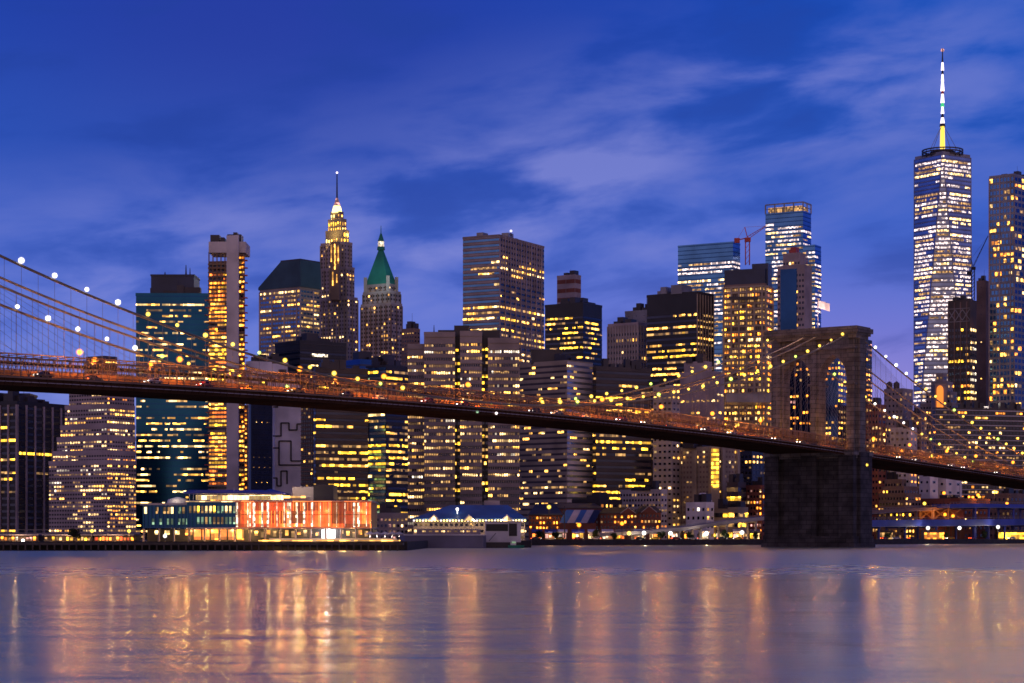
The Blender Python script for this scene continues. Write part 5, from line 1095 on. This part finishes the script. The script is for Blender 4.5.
# --- shore lamps
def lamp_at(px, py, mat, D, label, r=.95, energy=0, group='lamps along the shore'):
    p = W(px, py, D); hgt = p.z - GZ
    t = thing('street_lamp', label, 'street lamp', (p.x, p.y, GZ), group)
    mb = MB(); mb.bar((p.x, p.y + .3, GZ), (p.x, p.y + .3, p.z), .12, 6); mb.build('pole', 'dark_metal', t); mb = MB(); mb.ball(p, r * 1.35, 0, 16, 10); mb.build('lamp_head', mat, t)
    if energy: plight('lamp_light', p - Vector((0, 1.5, .5)), energy, (1, .85, .65) if mat == 'lamp_white' else (1, .45, .1), t)
LP = [(579, 525, 'lamp_orange', 955, 'orange lamp in front of the striped hall'), (622, 523.5, 'lamp_orange', 968, 'orange lamp in front of the gabled brick house'), (549, 507, 'lamp_yellow', 970, 'yellow lamp before the dark blue hipped roof'),
      (629, 533.2, 'lamp_yellow', 966, 'yellow lamp by the lit stalls below the brick gable'), (644, 533, 'lamp_white', 969, 'white lamp by the stalls where the elevated road begins'), (670.5, 533.3, 'lamp_white', 975, 'white lamp between the first two elevated road columns'), (706.5, 533.3, 'lamp_white', 984, 'white lamp under the elevated road below the round-backed hall'), (742, 532.5, 'lamp_white', 992, 'white lamp on the shore nearest the bridge tower on its left'),
      (928, 528, 'lamp_white', 1088, 'white lamp under the blue viaduct right of the bridge tower'), (959.5, 528, 'lamp_white', 1100, 'bright white lamp under the blue viaduct below the orange bracing'), (998, 527, 'lamp_white', 1128, 'bright white lamp under the blue viaduct near the right edge'),
      (944, 493, 'lamp_orange', 1120, 'orange lamp on the low red brick warehouse'), (978, 495, 'lamp_orange', 1122, 'orange lamp beside the pale wall under the bridge end'), (1007, 503.5, 'lamp_orange', 1135, 'orange lamp above the upper blue deck'), (994.5, 492, 'lamp_yellow', 1130, 'yellow lamp right under the bridge deck at the right'), (924.5, 503.5, 'lamp_yellow', 1118, 'small yellow lamp left of the brick warehouse'),
      (945, 514.5, 'lamp_orange', 1136, 'large orange lamp inside the steel bracing bay'), (953, 516, 'lamp_orange', 1136, 'second orange lamp at the right of the steel bracing bay'),
      (23, 540.5, 'lamp_white', 655, 'white lamp at the far left shore pavilion'), (92, 531, 'lamp_yellow', 655, 'yellow lamp before the stepped tower'), (129, 531, 'lamp_yellow', 655, 'yellow lamp between the stepped tower and the pier hall'), (871.5, 466.5, 'lamp_yellow', 790, 'yellow lamp high on the bridge tower edge under the deck'),
      (700, 511, 'lamp_yellow', 965, 'yellow lamp in front of the small blue house'), (165, 536, 'lamp_white', 640, 'small white lamp under the teal wing of the pier hall')]
for i, (a, b_, mt, D, lab) in enumerate(LP):
    if a > 530 and a != 871.5: D = shore_d(a) + (4 if b_ > 520 else 62)
    if 'steel bracing' in lab: D = 1160
    if a == 871.5:
        q = W(a, b_, D); mb = MB(); mb.ball(BP(-2, 19.3, 31), .9, 0, 12, 8); mb.build('marker_lamp', mt, bridge); continue
    lamp_at(a, b_, mt, D, lab, 1.15 if D > 900 else .65, 1500 if i % 2 == 0 else 0)
# navigation marks under the deck
for px_, mt in ((476.5, 'tealit'), (495.5, 'spire_white')): s = s_of(px_, 15.3); mb = MB(); mb.ball(BP(s, 15.6, zr(s) - 1.5), .4); mb.build('navigation_light', mt, bridge)
# two point lights added before the arches, standing in for roadway lamps
for l in (-7.6, 7.6): plight('arch_glow', BP(6, l, 44), 1200, (1, .45, .15), bridge)
# --- parked cars on the quay
spots_c = [(536, 968), (560, 974), (578, 962), (596, 966), (640, 976), (655, 980), (676, 982), (693, 985), (722, 992), (738, 996), (884, 1085), (896, 1090), (912, 1094), (950, 1105), (972, 1112), (1012, 1126)]
wc = ['beside the landing house', 'by the thin mast', 'before the striped hall', 'right of the striped hall', 'where the elevated road begins', 'before the white-edged gable', 'left of the small blue house', 'before the round-backed hall', 'before the tan shop row', 'near the last white lamp left of the bridge tower',
      'just right of the bridge tower base', 'by the dark shed under the blue viaduct', 'left of the first white lamp under the blue viaduct', 'by the lit shed under the blue viaduct', 'between the two bright lamps under the blue viaduct', 'by the yellow-lit shed at the right edge']
for k, (q, D) in enumerate(spots_c):
    pn, cn = paints[(k * 3) % 4]; t = copy_tree(protoC[pn]) if pn in protoC else car(pn, '', ''); D = shore_d(q) + 3 + (k % 3); p = (PX(q, D), D, GZ + .01); t.location = p; t.rotation_euler = (0, 0, [0.1, 3.1, .35, 2.9][k % 4] + .5 * (q > 800))
    t['label'] = f'{cn} car parked on the quay {wc[k]}'; t['group'] = 'cars parked on the quay'; t.name = 'parked_car'
# --- small shore trees
def leafmesh(rnd, R_, H_):
    mb = MB(); cl_ = [(rnd.uniform(-.5, .5) * R_, rnd.uniform(-.4, .4) * R_, rnd.uniform(.0, 1) * H_) for _ in range(9)]
    for _ in range(520):
        c = rnd.choice(cl_); d = Vector((rnd.gauss(0, 1), rnd.gauss(0, 1), rnd.gauss(0, .8))).normalized() * R_ * .5 * rnd.random() ** .4
        p = Vector(c) + d; a = Vector((rnd.uniform(-1, 1), rnd.uniform(-1, 1), rnd.uniform(-1, 1))).normalized(); b_ = a.cross(Vector((rnd.random(), rnd.random(), 1))).normalized(); r_ = rnd.uniform(.18, .38)
        mb.quad([p - a * r_ - b_ * r_ * .6, p + a * r_ - b_ * r_ * .6, p + a * r_ + b_ * r_ * .6, p - a * r_ + b_ * r_ * .6])
    return mb
tw_ = ['beside the white landing house', 'left of the thin mast', 'right of the striped hall', 'before the gabled brick house', 'between the elevated road columns', 'before the small blue house', 'before the tan shop row', 'nearest the bridge tower on its left', 'just right of the bridge tower', 'below the orange bracing', 'near the right edge', 'before the stepped tower']
for k, (q, D, hh_) in enumerate(((540, 958, 4), (556, 960, 3.2), (597, 965, 4.4), (614, 968, 3.4), (661, 975, 4.2), (690, 984, 3.4), (725, 992, 4.4), (756, 1002, 3.8), (888, 1080, 3.6), (945, 1096, 3.4), (985, 1110, 4.2), (74, 650, 3.6))):
    rr_ = random.Random(k + 40); D = shore_d(q) + (5 if q > 500 else 20); t = building('shore_tree', f'small dark tree on the quay {tw_[k]}', 'tree', D, q, 'small trees along the shore'); x = PX(q, D)
    mb = MB(); mb.bar((x, D, GZ), (x + .2, D, GZ + hh_ * .6), .16, 6, r2=.08)
    for j in range(5): a = j * 1.26; mb.bar((x + .1, D, GZ + hh_ * .4), (x + math.cos(a) * 1.1, D + math.sin(a) * 1.1, GZ + hh_ * .75), .07, 4, r2=.03)
    mb.build('trunk', 'bark', t)
    lm = leafmesh(rr_, 1.9 + rr_.random() * .6, hh_ * .55); lm.v = [v + Vector((x, D, GZ + hh_ * .38)) for v in lm.v]; lm.build('crown', 'foliage', t)

finish_windows()
